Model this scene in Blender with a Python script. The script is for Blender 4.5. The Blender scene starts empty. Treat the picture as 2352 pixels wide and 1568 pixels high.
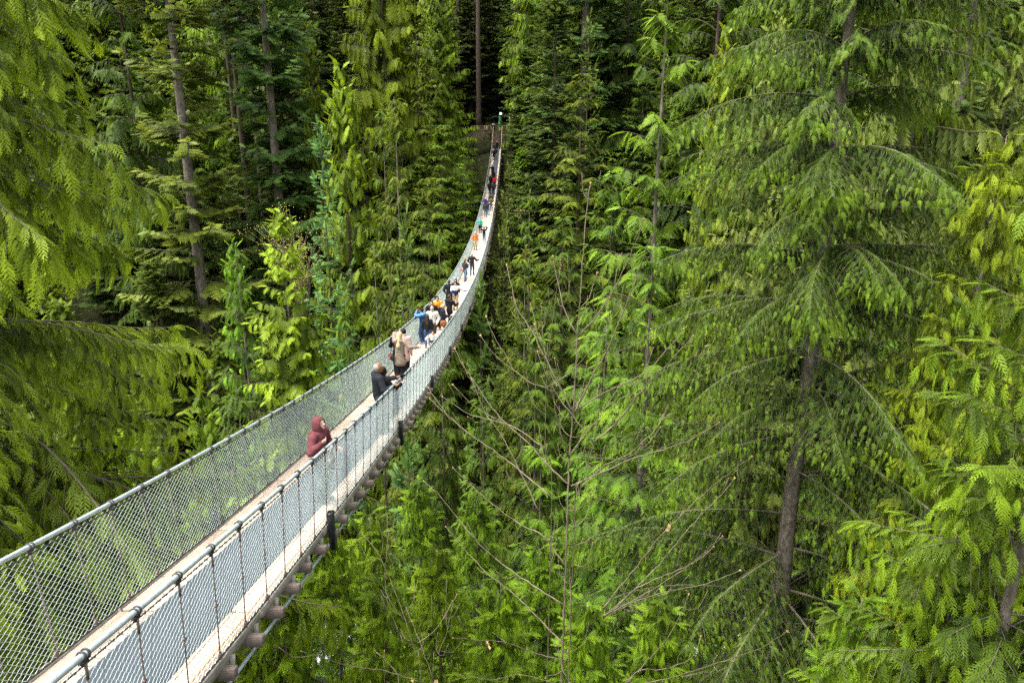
import bpy, bmesh, math, random
import numpy as np
from mathutils import Matrix, Vector
rng = np.random.default_rng(7)
random.seed(7)
scene = bpy.context.scene
COL = scene.collection

# ------------------------------------------------------------------ camera
CAM = np.array([3.6656, 0.0, 2.8328])
F_PX, YAW, PITCH, ROLL = 1661.9, -0.006, 0.2819, 0.0046      # focal length for a 2352 px wide frame
_F = np.array([math.sin(YAW), math.cos(YAW), 0]); _R = np.array([math.cos(YAW), -math.sin(YAW), 0]); _U = np.array([0, 0, 1.0])
FC = _F*math.cos(PITCH) - _U*math.sin(PITCH); UC = _U*math.cos(PITCH) + _F*math.sin(PITCH)
R2 = _R*math.cos(ROLL) + UC*math.sin(ROLL); U2 = UC*math.cos(ROLL) - _R*math.sin(ROLL)
cam_d = bpy.data.cameras.new('camera'); cam = bpy.data.objects.new('camera', cam_d); COL.objects.link(cam)
cam_d.sensor_fit = 'HORIZONTAL'; cam_d.sensor_width = 36; cam_d.lens = 36*F_PX/2352
cam_d.clip_start = 0.1; cam_d.clip_end = 2000
cam.matrix_world = Matrix(((R2[0], U2[0], -FC[0], CAM[0]), (R2[1], U2[1], -FC[1], CAM[1]), (R2[2], U2[2], -FC[2], CAM[2]), (0, 0, 0, 1)))
scene.camera = cam

# ------------------------------------------------------------------ sky, sun, exposure (bright overcast)
SUN_EL, SUN_AZ = math.radians(66), math.radians(245)     # azimuth from +Y, clockwise: high, behind the viewer to the left
world = bpy.data.worlds.new('World'); scene.world = world; world.use_nodes = True
nt = world.node_tree; bg = nt.nodes['Background']
sky = nt.nodes.new('ShaderNodeTexSky'); sky.sky_type = 'NISHITA'; sky.sun_disc = False
sky.sun_elevation = SUN_EL; sky.sun_rotation = SUN_AZ
sky.air_density = 1.0; sky.dust_density = 6.0; sky.ozone_density = 0.6
grey = nt.nodes.new('ShaderNodeHueSaturation'); grey.inputs['Saturation'].default_value = 0.30    # a veil of bright cloud: nearly white sky
nt.links.new(sky.outputs[0], grey.inputs['Color']); nt.links.new(grey.outputs[0], bg.inputs[0]); bg.inputs[1].default_value = 0.15
sd = bpy.data.lights.new('sun', 'SUN'); sd.energy = 1.1; sd.angle = math.radians(35); sd.color = (1.0, 0.95, 0.86)
sun = bpy.data.objects.new('sun', sd); COL.objects.link(sun)
sdir = Vector((math.sin(SUN_AZ)*math.cos(SUN_EL), math.cos(SUN_AZ)*math.cos(SUN_EL), math.sin(SUN_EL)))
sun.rotation_euler = sdir.to_track_quat('Z', 'Y').to_euler()
scene.view_settings.view_transform = 'Standard'; scene.view_settings.look = 'None'
scene.view_settings.gamma = 1; scene.view_settings.use_curve_mapping = False
scene.view_settings.exposure = 1.6
scene.render.engine = 'CYCLES'
cy = scene.cycles
cy.max_bounces = 6; cy.diffuse_bounces = 4; cy.glossy_bounces = 2; cy.transmission_bounces = 3; cy.transparent_max_bounces = 4
cy.use_denoising = False; cy.caustics_reflective = False; cy.caustics_refractive = False

# ------------------------------------------------------------------ geometry of the place
def zd(y):                                              # walking surface of the bridge
    return 8.4269*(((np.asarray(y, float)-65.4445)/68.9185)**2-1)
Y0, Y1, HR, WR, WD = -3.45, 134.3, 1.25, 0.844, 0.772   # ends, rail height, half widths at rail and deck
_TY = np.array([-400, -60, -8, 1.5, 4, 8, 16, 30, 45, 78, 88, 98, 115, 134, 150, 200, 260, 330.])
_TZ = np.array([6, 2, 0.2, -1.5, -6, -13, -26, -45, -54.5, -54.5, -37, -23, -12, -1.8, 1.5, 9, 40, 90.])
def terrain(x, y):
    x = np.asarray(x, float); y = np.asarray(y, float)
    z = np.interp(y+6*np.sin(x*0.045)*np.clip((y-20)/60, 0, 1), _TY, _TZ)
    n = 1.3*np.sin(x*0.21+y*0.13)+0.9*np.sin(x*0.47-y*0.31+1)+0.5*np.sin(x*1.1+y*0.9)
    k = np.clip(np.minimum(np.abs(x)/8, 1)+np.clip((y-140)/20, 0, 1), 0.15, 1)
    return z+n*k*np.where((y > 44) & (y < 80), 0.25, 0.8)
def ray(vx, vy):
    d = FC + (vx-1176)/F_PX*R2 - (vy-784)/F_PX*U2
    return d
def at(vx, vy, dist):                                   # point on the sight line at a horizontal distance
    d = ray(vx, vy); return CAM + d*(dist/math.hypot(d[0], d[1]))

# ------------------------------------------------------------------ helpers
def mesh_np(name, V, F, mat=None, smooth=False, attrs=None):
    """V (n,3), F: array (m,3) or (m,4) or list of both"""
    me = bpy.data.meshes.new(name)
    Fs = F if isinstance(F, list) else [F]
    Fs = [np.asarray(f, np.int32) for f in Fs if len(f)]
    V = np.asarray(V, np.float32)
    me.vertices.add(len(V)); me.vertices.foreach_set('co', V.ravel())
    nl = sum(f.size for f in Fs); npol = sum(len(f) for f in Fs)
    me.loops.add(nl); me.polygons.add(npol)
    me.loops.foreach_set('vertex_index', np.concatenate([f.ravel() for f in Fs]))
    tot = np.concatenate([np.full(len(f), f.shape[1], np.int32) for f in Fs])
    me.polygons.foreach_set('loop_start', np.concatenate([[0], np.cumsum(tot)[:-1]]).astype(np.int32))
    if smooth: me.polygons.foreach_set('use_smooth', np.ones(npol, bool))
    me.update(calc_edges=True)
    for k, a in (attrs or {}).items():
        at_ = me.attributes.new(k, 'FLOAT', 'POINT'); at_.data.foreach_set('value', np.asarray(a, np.float32))
    if mat: me.materials.append(mat)
    return me
def link(name, me, parent=None, loc=None, kind=None):
    o = bpy.data.objects.new(name, me); COL.objects.link(o)
    if parent: o.parent = parent
    if loc is not None: o.location = loc
    if kind: o['kind'] = kind
    return o
def thing(name, label, cat, loc=(0, 0, 0), rotz=0, group=None):
    o = bpy.data.objects.new(name, None); COL.objects.link(o); o.empty_display_size = 0.2
    o.location = loc; o.rotation_euler = (0, 0, rotz)
    o['label'] = label; o['category'] = cat
    if group: o['group'] = group
    return o
def tag(o, label, cat, group=None):
    o['label'] = label; o['category'] = cat
    if group: o['group'] = group
    return o
class MB:                                               # collects shapes for ONE mesh
    def __init__(s): s.v = []; s.q = []; s.t = []; s.n = 0
    def add(s, V, Q=None, T=None):
        V = np.asarray(V, float).reshape(-1, 3)
        if Q is not None and len(Q): s.q.append(np.asarray(Q)+s.n)
        if T is not None and len(T): s.t.append(np.asarray(T)+s.n)
        s.v.append(V); s.n += len(V); return s
    def box(s, c, size, M=None, bev=0.0):
        hx, hy, hz = np.asarray(size)/2
        if bev <= 0:
            P = np.array([(x, y, z) for x in (-hx, hx) for y in (-hy, hy) for z in (-hz, hz)])
            Q = [(0, 1, 3, 2), (4, 6, 7, 5), (0, 4, 5, 1), (2, 3, 7, 6), (0, 2, 6, 4), (1, 5, 7, 3)]
            T = None
        else:
            P = []; idx = {}
            for sx in (-1, 1):
                for sy in (-1, 1):
                    for sz in (-1, 1):
                        b = bev
                        for a, p in enumerate([(sx*hx, sy*(hy-b), sz*(hz-b)), (sx*(hx-b), sy*hy, sz*(hz-b)), (sx*(hx-b), sy*(hy-b), sz*hz)]):
                            idx[(sx, sy, sz, a)] = len(P); P.append(p)
            P = np.array(P); g = lambda *k: idx[k]; Q = []; T = []
            for k in (-1, 1):
                Q.append([g(k, -1, -1, 0), g(k, -1, 1, 0), g(k, 1, 1, 0), g(k, 1, -1, 0)])
                Q.append([g(-1, k, -1, 1), g(-1, k, 1, 1), g(1, k, 1, 1), g(1, k, -1, 1)])
                Q.append([g(-1, -1, k, 2), g(-1, 1, k, 2), g(1, 1, k, 2), g(1, -1, k, 2)])
            for i in (-1, 1):
                for j in (-1, 1):
                    Q.append([g(-1, i, j, 1), g(1, i, j, 1), g(1, i, j, 2), g(-1, i, j, 2)])
                    Q.append([g(i, -1, j, 0), g(i, 1, j, 0), g(i, 1, j, 2), g(i, -1, j, 2)])
                    Q.append([g(i, j, -1, 0), g(i, j, 1, 0), g(i, j, 1, 1), g(i, j, -1, 1)])
                    for k in (-1, 1): T.append([g(i, j, k, 0), g(i, j, k, 1), g(i, j, k, 2)])
        if M is not None: P = P @ np.asarray(M).T
        return s.add(P+np.asarray(c), Q, T)
    def tube(s, pts, rad, n=8, cap=True):
        P = np.asarray(pts, float); m = len(P); r = np.broadcast_to(np.asarray(rad, float), (m,))
        T = np.gradient(P, axis=0); T /= np.linalg.norm(T, axis=1, keepdims=True)+1e-12
        ref = np.array([0, 0, 1.0]) if abs(T[:, 2]).mean() < 0.8 else np.array([1.0, 0, 0])
        A = np.cross(T, ref); A /= np.linalg.norm(A, axis=1, keepdims=True)+1e-12; B = np.cross(T, A)
        th = np.arange(n)*2*math.pi/n
        V = P[:, None]+r[:, None, None]*(np.cos(th)[None, :, None]*A[:, None]+np.sin(th)[None, :, None]*B[:, None])
        i = np.arange(m-1)[:, None]*n; j = np.arange(n)[None]; k = (j+1) % n
        Q = np.stack([i+j, i+k, i+n+k, i+n+j], -1).reshape(-1, 4)
        V = V.reshape(-1, 3); Tt = []
        if cap:
            V = np.vstack([V, P[0], P[-1]]); a = len(V)-2
            Tt = [(a, (q+1) % n, q) for q in range(n)]+[(a+1, (m-1)*n+q, (m-1)*n+(q+1) % n) for q in range(n)]
        return s.add(V, Q, Tt)
    def torus(s, c, ax, R, r, n=14, k=6):
        ax = np.asarray(ax, float); ax /= np.linalg.norm(ax)
        u = np.cross(ax, (1, 0, 0) if abs(ax[0]) < .8 else (0, 1, 0)); u /= np.linalg.norm(u); w = np.cross(ax, u)
        a = np.arange(n)*2*math.pi/n; b = np.arange(k)*2*math.pi/k
        d = np.cos(a)[:, None]*u+np.sin(a)[:, None]*w
        V = (np.asarray(c)+d[:, None]*(R+r*np.cos(b))[None, :, None]+(r*np.sin(b))[None, :, None]*ax).reshape(-1, 3)
        i = np.arange(n)[:, None]; j = np.arange(k)[None]
        Q = np.stack([i*k+j, ((i+1) % n)*k+j, ((i+1) % n)*k+(j+1) % k, i*k+(j+1) % k], -1).reshape(-1, 4)
        return s.add(V, Q)
    def ball(s, c, r, n=10, m=7, M=None):
        th = np.linspace(0, math.pi, m)[1:-1]; ph = np.arange(n)*2*math.pi/n
        V = np.stack([np.sin(th)[:, None]*np.cos(ph), np.sin(th)[:, None]*np.sin(ph), np.cos(th)[:, None]+0*ph], -1).reshape(-1, 3)
        V = np.vstack([V, (0, 0, 1), (0, 0, -1)])*np.asarray(r)
        if M is not None: V = V @ np.asarray(M).T
        Q = [(i*n+j, (i+1)*n+j, (i+1)*n+(j+1) % n, i*n+(j+1) % n) for i in range(m-3) for j in range(n)]
        a = len(V)-2; T = [(a, j, (j+1) % n) for j in range(n)]+[(a+1, (m-3)*n+(j+1) % n, (m-3)*n+j) for j in range(n)]
        return s.add(V+np.asarray(c), Q, T)
    def mesh(s, name, mat=None, smooth=False):
        V = np.concatenate(s.v); F = []
        if s.q: F.append(np.concatenate(s.q))
        if s.t: F.append(np.concatenate(s.t))
        me = mesh_np(name, V, F, mat, smooth)
        if len(me.polygons) < 6000:                          # faces all turned outwards
            b = bmesh.new(); b.from_mesh(me); bmesh.ops.recalc_face_normals(b, faces=b.faces); b.to_mesh(me); b.free()
        return me
    def obj(s, name, mat=None, parent=None, smooth=False, kind=None, loc=None):
        return link(name, s.mesh(name, mat, smooth), parent, loc, kind)

# ------------------------------------------------------------------ materials
def new_mat(name):
    m = bpy.data.materials.new(name); m.use_nodes = True
    return m, m.node_tree.nodes, m.node_tree.links, m.node_tree.nodes['Principled BSDF']
def mat_simple(name, col, rough=0.6, noise=0.25, scale=12, metal=0.0, bump=0.0, spec=0.4, rnd=0.0, stretch=None, col2=None, world=False):
    m, N, L, P = new_mat(name)
    tc = N.new('ShaderNodeTexCoord'); nz = N.new('ShaderNodeTexNoise'); nz.inputs['Scale'].default_value = scale; nz.inputs['Detail'].default_value = 6
    src = tc.outputs['Object'] if not world else N.new('ShaderNodeNewGeometry').outputs['Position']
    if stretch:
        mp = N.new('ShaderNodeMapping'); mp.inputs['Scale'].default_value = stretch; L.new(src, mp.inputs[0]); src = mp.outputs[0]
    L.new(src, nz.inputs['Vector'])
    rp = N.new('ShaderNodeValToRGB'); c = np.array(col); c2 = np.array(col2) if col2 is not None else c*(1+noise)
    rp.color_ramp.elements[0].position = 0.3; rp.color_ramp.elements[1].position = 0.72
    rp.color_ramp.elements[0].color = (*np.clip(c*(1-noise), 0, 1), 1); rp.color_ramp.elements[1].color = (*np.clip(c2, 0, 1), 1)
    L.new(nz.outputs[0], rp.inputs[0]); out = rp.outputs[0]
    if rnd:
        oi = N.new('ShaderNodeObjectInfo'); hs = N.new('ShaderNodeHueSaturation'); mr = N.new('ShaderNodeMapRange')
        mr.inputs[3].default_value = 1-rnd; mr.inputs[4].default_value = 1+rnd
        L.new(oi.outputs['Random'], mr.inputs[0]); L.new(mr.outputs[0], hs.inputs['Value']); L.new(out, hs.inputs['Color']); out = hs.outputs[0]
    L.new(out, P.inputs['Base Color']); P.inputs['Roughness'].default_value = rough; P.inputs['Metallic'].default_value = metal
    P.inputs['Specular IOR Level'].default_value = spec
    if bump:
        b = N.new('ShaderNodeBump'); b.inputs['Strength'].default_value = bump; b.inputs['Distance'].default_value = 0.02
        L.new(nz.outputs[0], b.inputs['Height']); L.new(b.outputs[0], P.inputs['Normal'])
    return m
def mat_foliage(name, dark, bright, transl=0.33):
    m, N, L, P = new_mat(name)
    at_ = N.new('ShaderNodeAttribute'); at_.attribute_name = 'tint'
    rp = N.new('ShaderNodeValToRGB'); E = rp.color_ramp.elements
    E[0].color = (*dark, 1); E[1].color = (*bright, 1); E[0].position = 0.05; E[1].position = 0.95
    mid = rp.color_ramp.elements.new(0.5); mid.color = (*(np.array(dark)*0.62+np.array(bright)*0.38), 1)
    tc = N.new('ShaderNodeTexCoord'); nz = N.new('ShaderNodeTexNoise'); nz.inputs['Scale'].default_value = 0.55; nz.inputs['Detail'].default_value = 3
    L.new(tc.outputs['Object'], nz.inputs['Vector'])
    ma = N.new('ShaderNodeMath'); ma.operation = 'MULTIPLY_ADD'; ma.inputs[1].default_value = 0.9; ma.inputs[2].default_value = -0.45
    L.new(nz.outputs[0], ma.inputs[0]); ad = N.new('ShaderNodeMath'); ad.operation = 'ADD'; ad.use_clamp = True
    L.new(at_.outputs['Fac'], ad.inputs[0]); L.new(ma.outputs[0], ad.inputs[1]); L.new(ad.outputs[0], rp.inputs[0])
    oi = N.new('ShaderNodeObjectInfo'); mx = N.new('ShaderNodeMix'); mx.data_type = 'RGBA'; mx.blend_type = 'MULTIPLY'; mx.inputs[0].default_value = 1
    L.new(rp.outputs[0], mx.inputs[6]); L.new(oi.outputs['Color'], mx.inputs[7])
    col = mx.outputs[2]
    L.new(col, P.inputs['Base Color']); P.inputs['Roughness'].default_value = 0.55; P.inputs['Specular IOR Level'].default_value = 0.25
    tr = N.new('ShaderNodeBsdfTranslucent'); hs = N.new('ShaderNodeHueSaturation'); hs.inputs['Value'].default_value = 1.25; hs.inputs['Hue'].default_value = 0.49
    L.new(col, hs.inputs['Color']); L.new(hs.outputs[0], tr.inputs[0])
    ms = N.new('ShaderNodeMixShader'); ms.inputs[0].default_value = transl
    L.new(P.outputs[0], ms.inputs[1]); L.new(tr.outputs[0], ms.inputs[2])
    L.new(ms.outputs[0], N['Material Output'].inputs[0])
    return m
M = {}
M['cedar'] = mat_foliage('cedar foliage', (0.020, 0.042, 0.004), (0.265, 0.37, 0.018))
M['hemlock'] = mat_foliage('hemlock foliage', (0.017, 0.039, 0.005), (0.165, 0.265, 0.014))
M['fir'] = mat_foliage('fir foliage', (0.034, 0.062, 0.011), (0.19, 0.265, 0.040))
M['bark'] = mat_simple('brown bark', (0.105, 0.082, 0.063), 0.9, 0.5, 6, bump=0.6, spec=0.1, stretch=(2, 2, .35))
M['pale_bark'] = mat_simple('pale grey bark', (0.21, 0.18, 0.145), 0.9, 0.55, 7, bump=0.4, spec=0.1, stretch=(1.6, 1.6, .8))
M['twig'] = mat_simple('twig bark', (0.14, 0.12, 0.09), 0.9, 0.4, 3, spec=0.1)
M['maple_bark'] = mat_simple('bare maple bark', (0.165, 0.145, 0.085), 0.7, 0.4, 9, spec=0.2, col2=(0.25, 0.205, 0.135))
M['maple_dark'] = mat_simple('darker maple bark', (0.13, 0.11, 0.065), 0.7, 0.4, 9, spec=0.2)
M['bud'] = mat_simple('bud scales', (0.40, 0.23, 0.11), 0.6, 0.35, 40, spec=0.3, col2=(0.46, 0.33, 0.14))
M['galv'] = mat_simple('galvanised cable', (0.43, 0.50, 0.50), 0.42, 0.18, 14, metal=0.25, spec=0.5)
M['wire'] = mat_simple('coated wire', (0.68, 0.80, 0.76), 0.45, 0.10, 6, spec=0.5)
M['rust'] = mat_simple('rusted steel', (0.20, 0.145, 0.12), 0.75, 0.5, 30, metal=0.2)
M['clamp'] = mat_simple('dark clamp steel', (0.075, 0.07, 0.068), 0.5, 0.3, 30, metal=0.5)
M['beam'] = mat_simple('stained beam timber', (0.22, 0.175, 0.145), 0.8, 0.35, 7, bump=0.4, spec=0.2, rnd=0.18, stretch=(1, 8, 8))
M['sill'] = mat_simple('weathered timber', (0.30, 0.275, 0.225), 0.85, 0.35, 8, bump=0.3, spec=0.2, rnd=0.1, stretch=(8, 1, 8))
M['board'] = mat_simple('pale deck board', (0.56, 0.43, 0.32), 0.8, 0.16, 4.0, bump=0.25, spec=0.2, rnd=0.09, stretch=(9, .5, 1), col2=(0.70, 0.57, 0.45), world=True)
M['mat'] = mat_simple('rubber matting', (0.06, 0.072, 0.088), 0.75, 0.18, 30, bump=0.2, spec=0.3)
M['blackbox'] = mat_simple('dark painted steel', (0.016, 0.020, 0.022), 0.3, 0.3, 8, spec=0.5)
M['orange'] = mat_simple('orange conduit', (0.46, 0.22, 0.09), 0.5, 0.2, 8)
M['platform'] = mat_simple('grey brown lumber', (0.17, 0.13, 0.095), 0.85, 0.35, 6, bump=0.2, spec=0.2, rnd=0.1)
M['lumber_pale'] = mat_simple('pale lumber', (0.40, 0.30, 0.20), 0.8, 0.3, 6, spec=0.2)
M['stair'] = mat_simple('dark stair tread', (0.10, 0.062, 0.045), 0.8, 0.3, 8, spec=0.2)
M['white'] = mat_simple('white paint', (0.78, 0.78, 0.76), 0.5, 0.04, 8)
M['soil'] = mat_simple('forest floor', (0.034, 0.028, 0.016), 0.95, 0.6, 1.3, bump=0.6, spec=0.1, col2=(0.045, 0.055, 0.018))
M['path'] = mat_simple('path gravel', (0.16, 0.13, 0.10), 0.9, 0.3, 9)
def mat_water():
    m, N, L, P = new_mat('river water')
    tc = N.new('ShaderNodeTexCoord'); nz = N.new('ShaderNodeTexNoise'); nz.inputs['Scale'].default_value = 0.55; nz.inputs['Detail'].default_value = 9; nz.inputs['Roughness'].default_value = 0.7
    L.new(tc.outputs['Object'], nz.inputs['Vector']); rp = N.new('ShaderNodeValToRGB')
    rp.color_ramp.elements[0].position = 0.50; rp.color_ramp.elements[1].position = 0.60
    rp.color_ramp.elements[0].color = (0.03, 0.07, 0.06, 1); rp.color_ramp.elements[1].color = (0.7, 0.76, 0.76, 1)
    L.new(nz.outputs[0], rp.inputs[0]); L.new(rp.outputs[0], P.inputs['Base Color']); P.inputs['Roughness'].default_value = 0.2
    b = N.new('ShaderNodeBump'); b.inputs['Strength'].default_value = 0.5; L.new(nz.outputs[0], b.inputs['Height']); L.new(b.outputs[0], P.inputs['Normal'])
    return m
M['water'] = mat_water()
_cloth = {}
def cloth(col, rough=0.85):
    k = tuple(round(c, 3) for c in col)+(rough,)
    if k not in _cloth: _cloth[k] = mat_simple('cloth %d' % len(_cloth), col, rough, 0.22, 9, bump=0.7, spec=0.2, stretch=(1, 1, 1.6))
    return _cloth[k]

# ------------------------------------------------------------------ ground and river
def build_ground():
    ys = np.concatenate([np.linspace(-300, -20, 12), np.linspace(-15, 60, 76), np.linspace(61, 160, 67), np.linspace(165, 420, 40)])
    xs = np.concatenate([np.linspace(-400, -85, 24), np.linspace(-80, 80, 121), np.linspace(85, 400, 24)])
    X, Y = np.meshgrid(xs, ys); Z = terrain(X, Y)
    V = np.stack([X, Y, Z], -1).reshape(-1, 3); ny, nx = X.shape
    i = np.arange(ny-1)[:, None]*nx; j = np.arange(nx-1)[None]
    Q = np.stack([i+j, i+j+1, i+nx+j+1, i+nx+j], -1).reshape(-1, 4)
    link('forest_ground', mesh_np('forest_ground', V, Q, M['soil'], True), kind='structure')
    xs = np.linspace(-300, 300, 120); ys = np.linspace(40, 86, 30)
    X, Y = np.meshgrid(xs, ys); Z = -53.9+0.12*np.sin(X*0.9+Y*1.7)+0.1*np.sin(X*0.4-Y*1.1)
    V = np.stack([X, Y, Z], -1).reshape(-1, 3); ny, nx = X.shape
    i = np.arange(ny-1)[:, None]*nx; j = np.arange(nx-1)[None]
    Q = np.stack([i+j, i+j+1, i+nx+j+1, i+nx+j], -1).reshape(-1, 4)
    link('river', mesh_np('river', V, Q, M['water'], True), kind='structure')
build_ground()

# ------------------------------------------------------------------ the suspension bridge
def build_bridge():
    B = thing('suspension_bridge', 'long narrow suspension footbridge with wire mesh sides sagging across the canyon', 'bridge')
    SP = 0.65
    ks = np.arange(0, 211); yk = 0.05+SP*(ks-5)          # hanger positions
    yk = yk[yk < Y1-0.3]
    yy = np.linspace(Y0, Y1, 150)
    def rail(y, s, dz=0.0): return np.stack([np.full_like(y, s*WR), y, zd(y)+HR+dz], -1)
    for s in (1, -1):
        MB().tube(rail(yy, s), 0.025, 12).obj('handrail_cable', M['galv'], B, True)
        MB().tube(rail(yy, s, -0.075)+np.array([-s*0.004, 0, 0]), 0.0065, 6).obj('mesh_cable', M['clamp'], B, True)
        e = np.stack([np.full_like(yy, s*(WD+0.02)), yy, zd(yy)+0.03], -1)
        MB().tube(e, 0.009, 6).obj('edge_cable', M['clamp'], B, True)
        e2 = np.stack([np.full_like(yy, s*(WD-0.05)), yy, zd(yy)+0.045], -1)
        if s > 0: MB().tube(e2, 0.010, 6).obj('conduit', M['orange'], B, True)
        e3 = np.stack([np.full_like(yy, s*(WD+0.06)), yy, zd(yy)-0.30], -1)
        MB().tube(e3, 0.022, 8).obj('lower_cable', M['galv'], B, True)
    # one bay of chain link, shared by all panels (local: x sideways lean, y along, z up)
    HB = HR-0.075-0.03
    def link_panel(n, step, r, ln=SP):
        mb = MB(); nz_ = int(round(HB/step)); dz = HB/nz_; p = ln/n
        for i in range(n):
            z = np.arange(nz_+1)*dz
            yv = (i+0.5)*p+np.where((np.arange(nz_+1)) % 2 == 0, -1, 1)*p*0.53*(1 if i % 2 == 0 else -1)
            xv = np.where(np.arange(nz_+1) % 2 == 0, 0.003, -0.003)*(1 if i % 2 == 0 else -1)
            lean = (WR-WD-0.02)*(z/HB)
            mb.tube(np.stack([xv+lean, yv, z], -1), r, 4, cap=False)
        return mb
    near = link_panel(12, 0.035, 0.0036).mesh('mesh_panel', M['wire'], True)
    hb = MB()                                            # hanger rod, turnbuckle and knots, local to the hanger foot
    def hx(z): return (WR-WD-0.02)*z/(HR-0.03)+0.008
    hb.tube([(hx(0)-.0, 0, -0.02), (hx(.5), 0, 0.5), (hx(1.2), 0, HR-0.035)], 0.006, 6)
    hb.tube([(hx(1.02), 0, 1.03), (hx(1.14), 0, 1.16)], 0.011, 7)
    hb.box((hx(.6), 0, 0.6), (0.024, 0.03, 0.02)); hb.box((hx(0), 0, 0.03), (0.028, 0.034, 0.06))
    hmesh = hb.mesh('hanger', M['rust'])
    cb = MB()
    for o in (-0.022, 0.022): cb.torus((0, o, 0), (0, 1, 0), 0.032, 0.007, 14, 6)
    cb.box((0.0, 0, -0.045), (0.03, 0.075, 0.022))
    cb.torus((0.0, 0, -0.062), (1, 0, 0), 0.016, 0.005, 10, 5)
    cmesh = cb.mesh('cable_clamp', M['clamp'], True)
    bmesh_ = MB().box((0, 0, 0), (2*WD+0.36, 0.11, 0.11), bev=0.004).mesh('cross_beam', M['beam'])
    brk = MB().box((0, 0, 0), (0.05, 0.05, 0.24)); brk.box((0.0, 0, -0.125), (0.09, 0.10, 0.012)); brk = brk.mesh('bracket', M['sill'])
    NB = 148; farm = {1: [], -1: []}
    fh = MB(); fb = MB(); fm = MB()
    for k, y in enumerate(yk):
        z = float(zd(y)); sl = float(zd(y+SP)-zd(y)); ang = math.atan2(sl, SP)
        if k < NB:
            for s in (1, -1):
                p = link('mesh_panel', near, B, (s*(WD+0.02), y, z+0.03)); p.rotation_euler = (ang, 0, 0)
                if s < 0: p.scale = (-1, 1, 1)
                h = link('hanger', hmesh, B, (s*(WD+0.02), y, z+0.03))
                h.rotation_euler = (random.uniform(-.01, .01), 0, 0)
                if s < 0: h.scale = (-1, 1, 1)
                if y < 34:
                    c = link('cable_clamp', cmesh, h, (WR-WD-0.02, 0, HR-0.03)); c.rotation_euler = (ang, 0, 0)
            b = link('cross_beam', bmesh_, B, (random.uniform(-.03, .03), y, z-0.14)); b.rotation_euler = (ang, 0, 0)
            if y < 40:
                for s in (1, -1):
                    link('bracket', brk, B, (s*(WD+0.06), y+0.16, z-0.20)).rotation_euler = (ang, 0, 0)
        else:
            R = np.array([[1, 0, 0], [0, math.cos(ang), -math.sin(ang)], [0, math.sin(ang), math.cos(ang)]])
            for s in (1, -1):
                fh.tube([(s*(WD+0.03), y, z), (s*(WR+0.008), y, z+HR)], 0.008, 4)
                pan = link_panel(6, 0.07, 0.0046)
                V = np.concatenate(pan.v); V[:, 0] *= s
                fm.add(V @ R.T+np.array([s*(WD+0.02), y, z+0.03]), np.concatenate(pan.q))
            fb.box((0, y, z-0.14), (2*WD+0.36, 0.11, 0.11), R)
    fh.obj('far_hangers', M['rust'], B, kind='stuff'); fb.obj('far_cross_beams', M['beam'], B, kind='stuff'); fm.obj('far_mesh', M['wire'], B, kind='stuff')
    # deck boards, long and narrow, laid end to end
    BL = 2.6; rows = int(math.ceil((Y1-Y0)/BL)); BW = 2*WD/6
    bm_ = MB().box((0, 0, 0), (BW-0.008, BL-0.010, 0.045), bev=0.004).mesh('deck_board', M['board'])
    for r in range(rows):
        y = Y0+BL*(r+0.5); z = float(zd(y)); ang = math.atan2(float(zd(y+1)-zd(y-1)), 2)
        for c in range(6):
            o = link('deck_board', bm_, B, (-WD+BW*(c+0.5), y, z-0.0225+random.uniform(-.002, .002)+0.002)); o.rotation_euler = (ang, 0, random.uniform(-.001, .001))
    # edge sills outside the mesh
    sm = MB().box((0, 0, 0), (0.045, BL-0.006, 0.11), bev=0.004).mesh('edge_sill', M['sill'])
    for r in range(rows):
        y = Y0+BL*(r+0.5); z = float(zd(y)); ang = math.atan2(float(zd(y+1)-zd(y-1)), 2)
        for s in (1, -1):
            link('edge_sill', sm, B, (s*(WD+0.026), y, z-0.035)).rotation_euler = (ang, 0, 0)
    # rubber matting at both ends of the walkway
    for a, b in ((Y0, 25.2), (99.5, Y1)):
        y = np.linspace(a, b, 40); mb = MB(); x0, x1 = -0.36, 0.47
        top = [np.stack([np.full_like(y, x), y, zd(y)+dz], -1) for x, dz in ((x0, 0.010), (x0+.01, 0.022), (x1-.01, 0.022), (x1, 0.010))]
        V = np.stack(top, 1).reshape(-1, 3); i = np.arange(39)[:, None]*4; j = np.arange(3)[None]
        mb.add(V, np.stack([i+j, i+j+1, i+j+5, i+j+4], -1).reshape(-1, 4)); mb.obj('rubber_mat', M['mat'], B)
    # dark light housings fixed to beam ends
    lb = MB().box((0, 0, 0), (0.085, 0.125, 0.60), bev=0.012); lb.box((0, 0, 0.304), (0.095, 0.135, 0.016)); lb = lb.mesh('light_housing', M['blackbox'])
    for y in np.arange(9.75, 130, 6.5):
        for s in (1, -1):
            link('light_housing', lb, B, (s*(WD+0.115), y, float(zd(y))-0.08)).rotation_euler = (0, s*-0.03, 0)
    return B
build_bridge()

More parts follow.
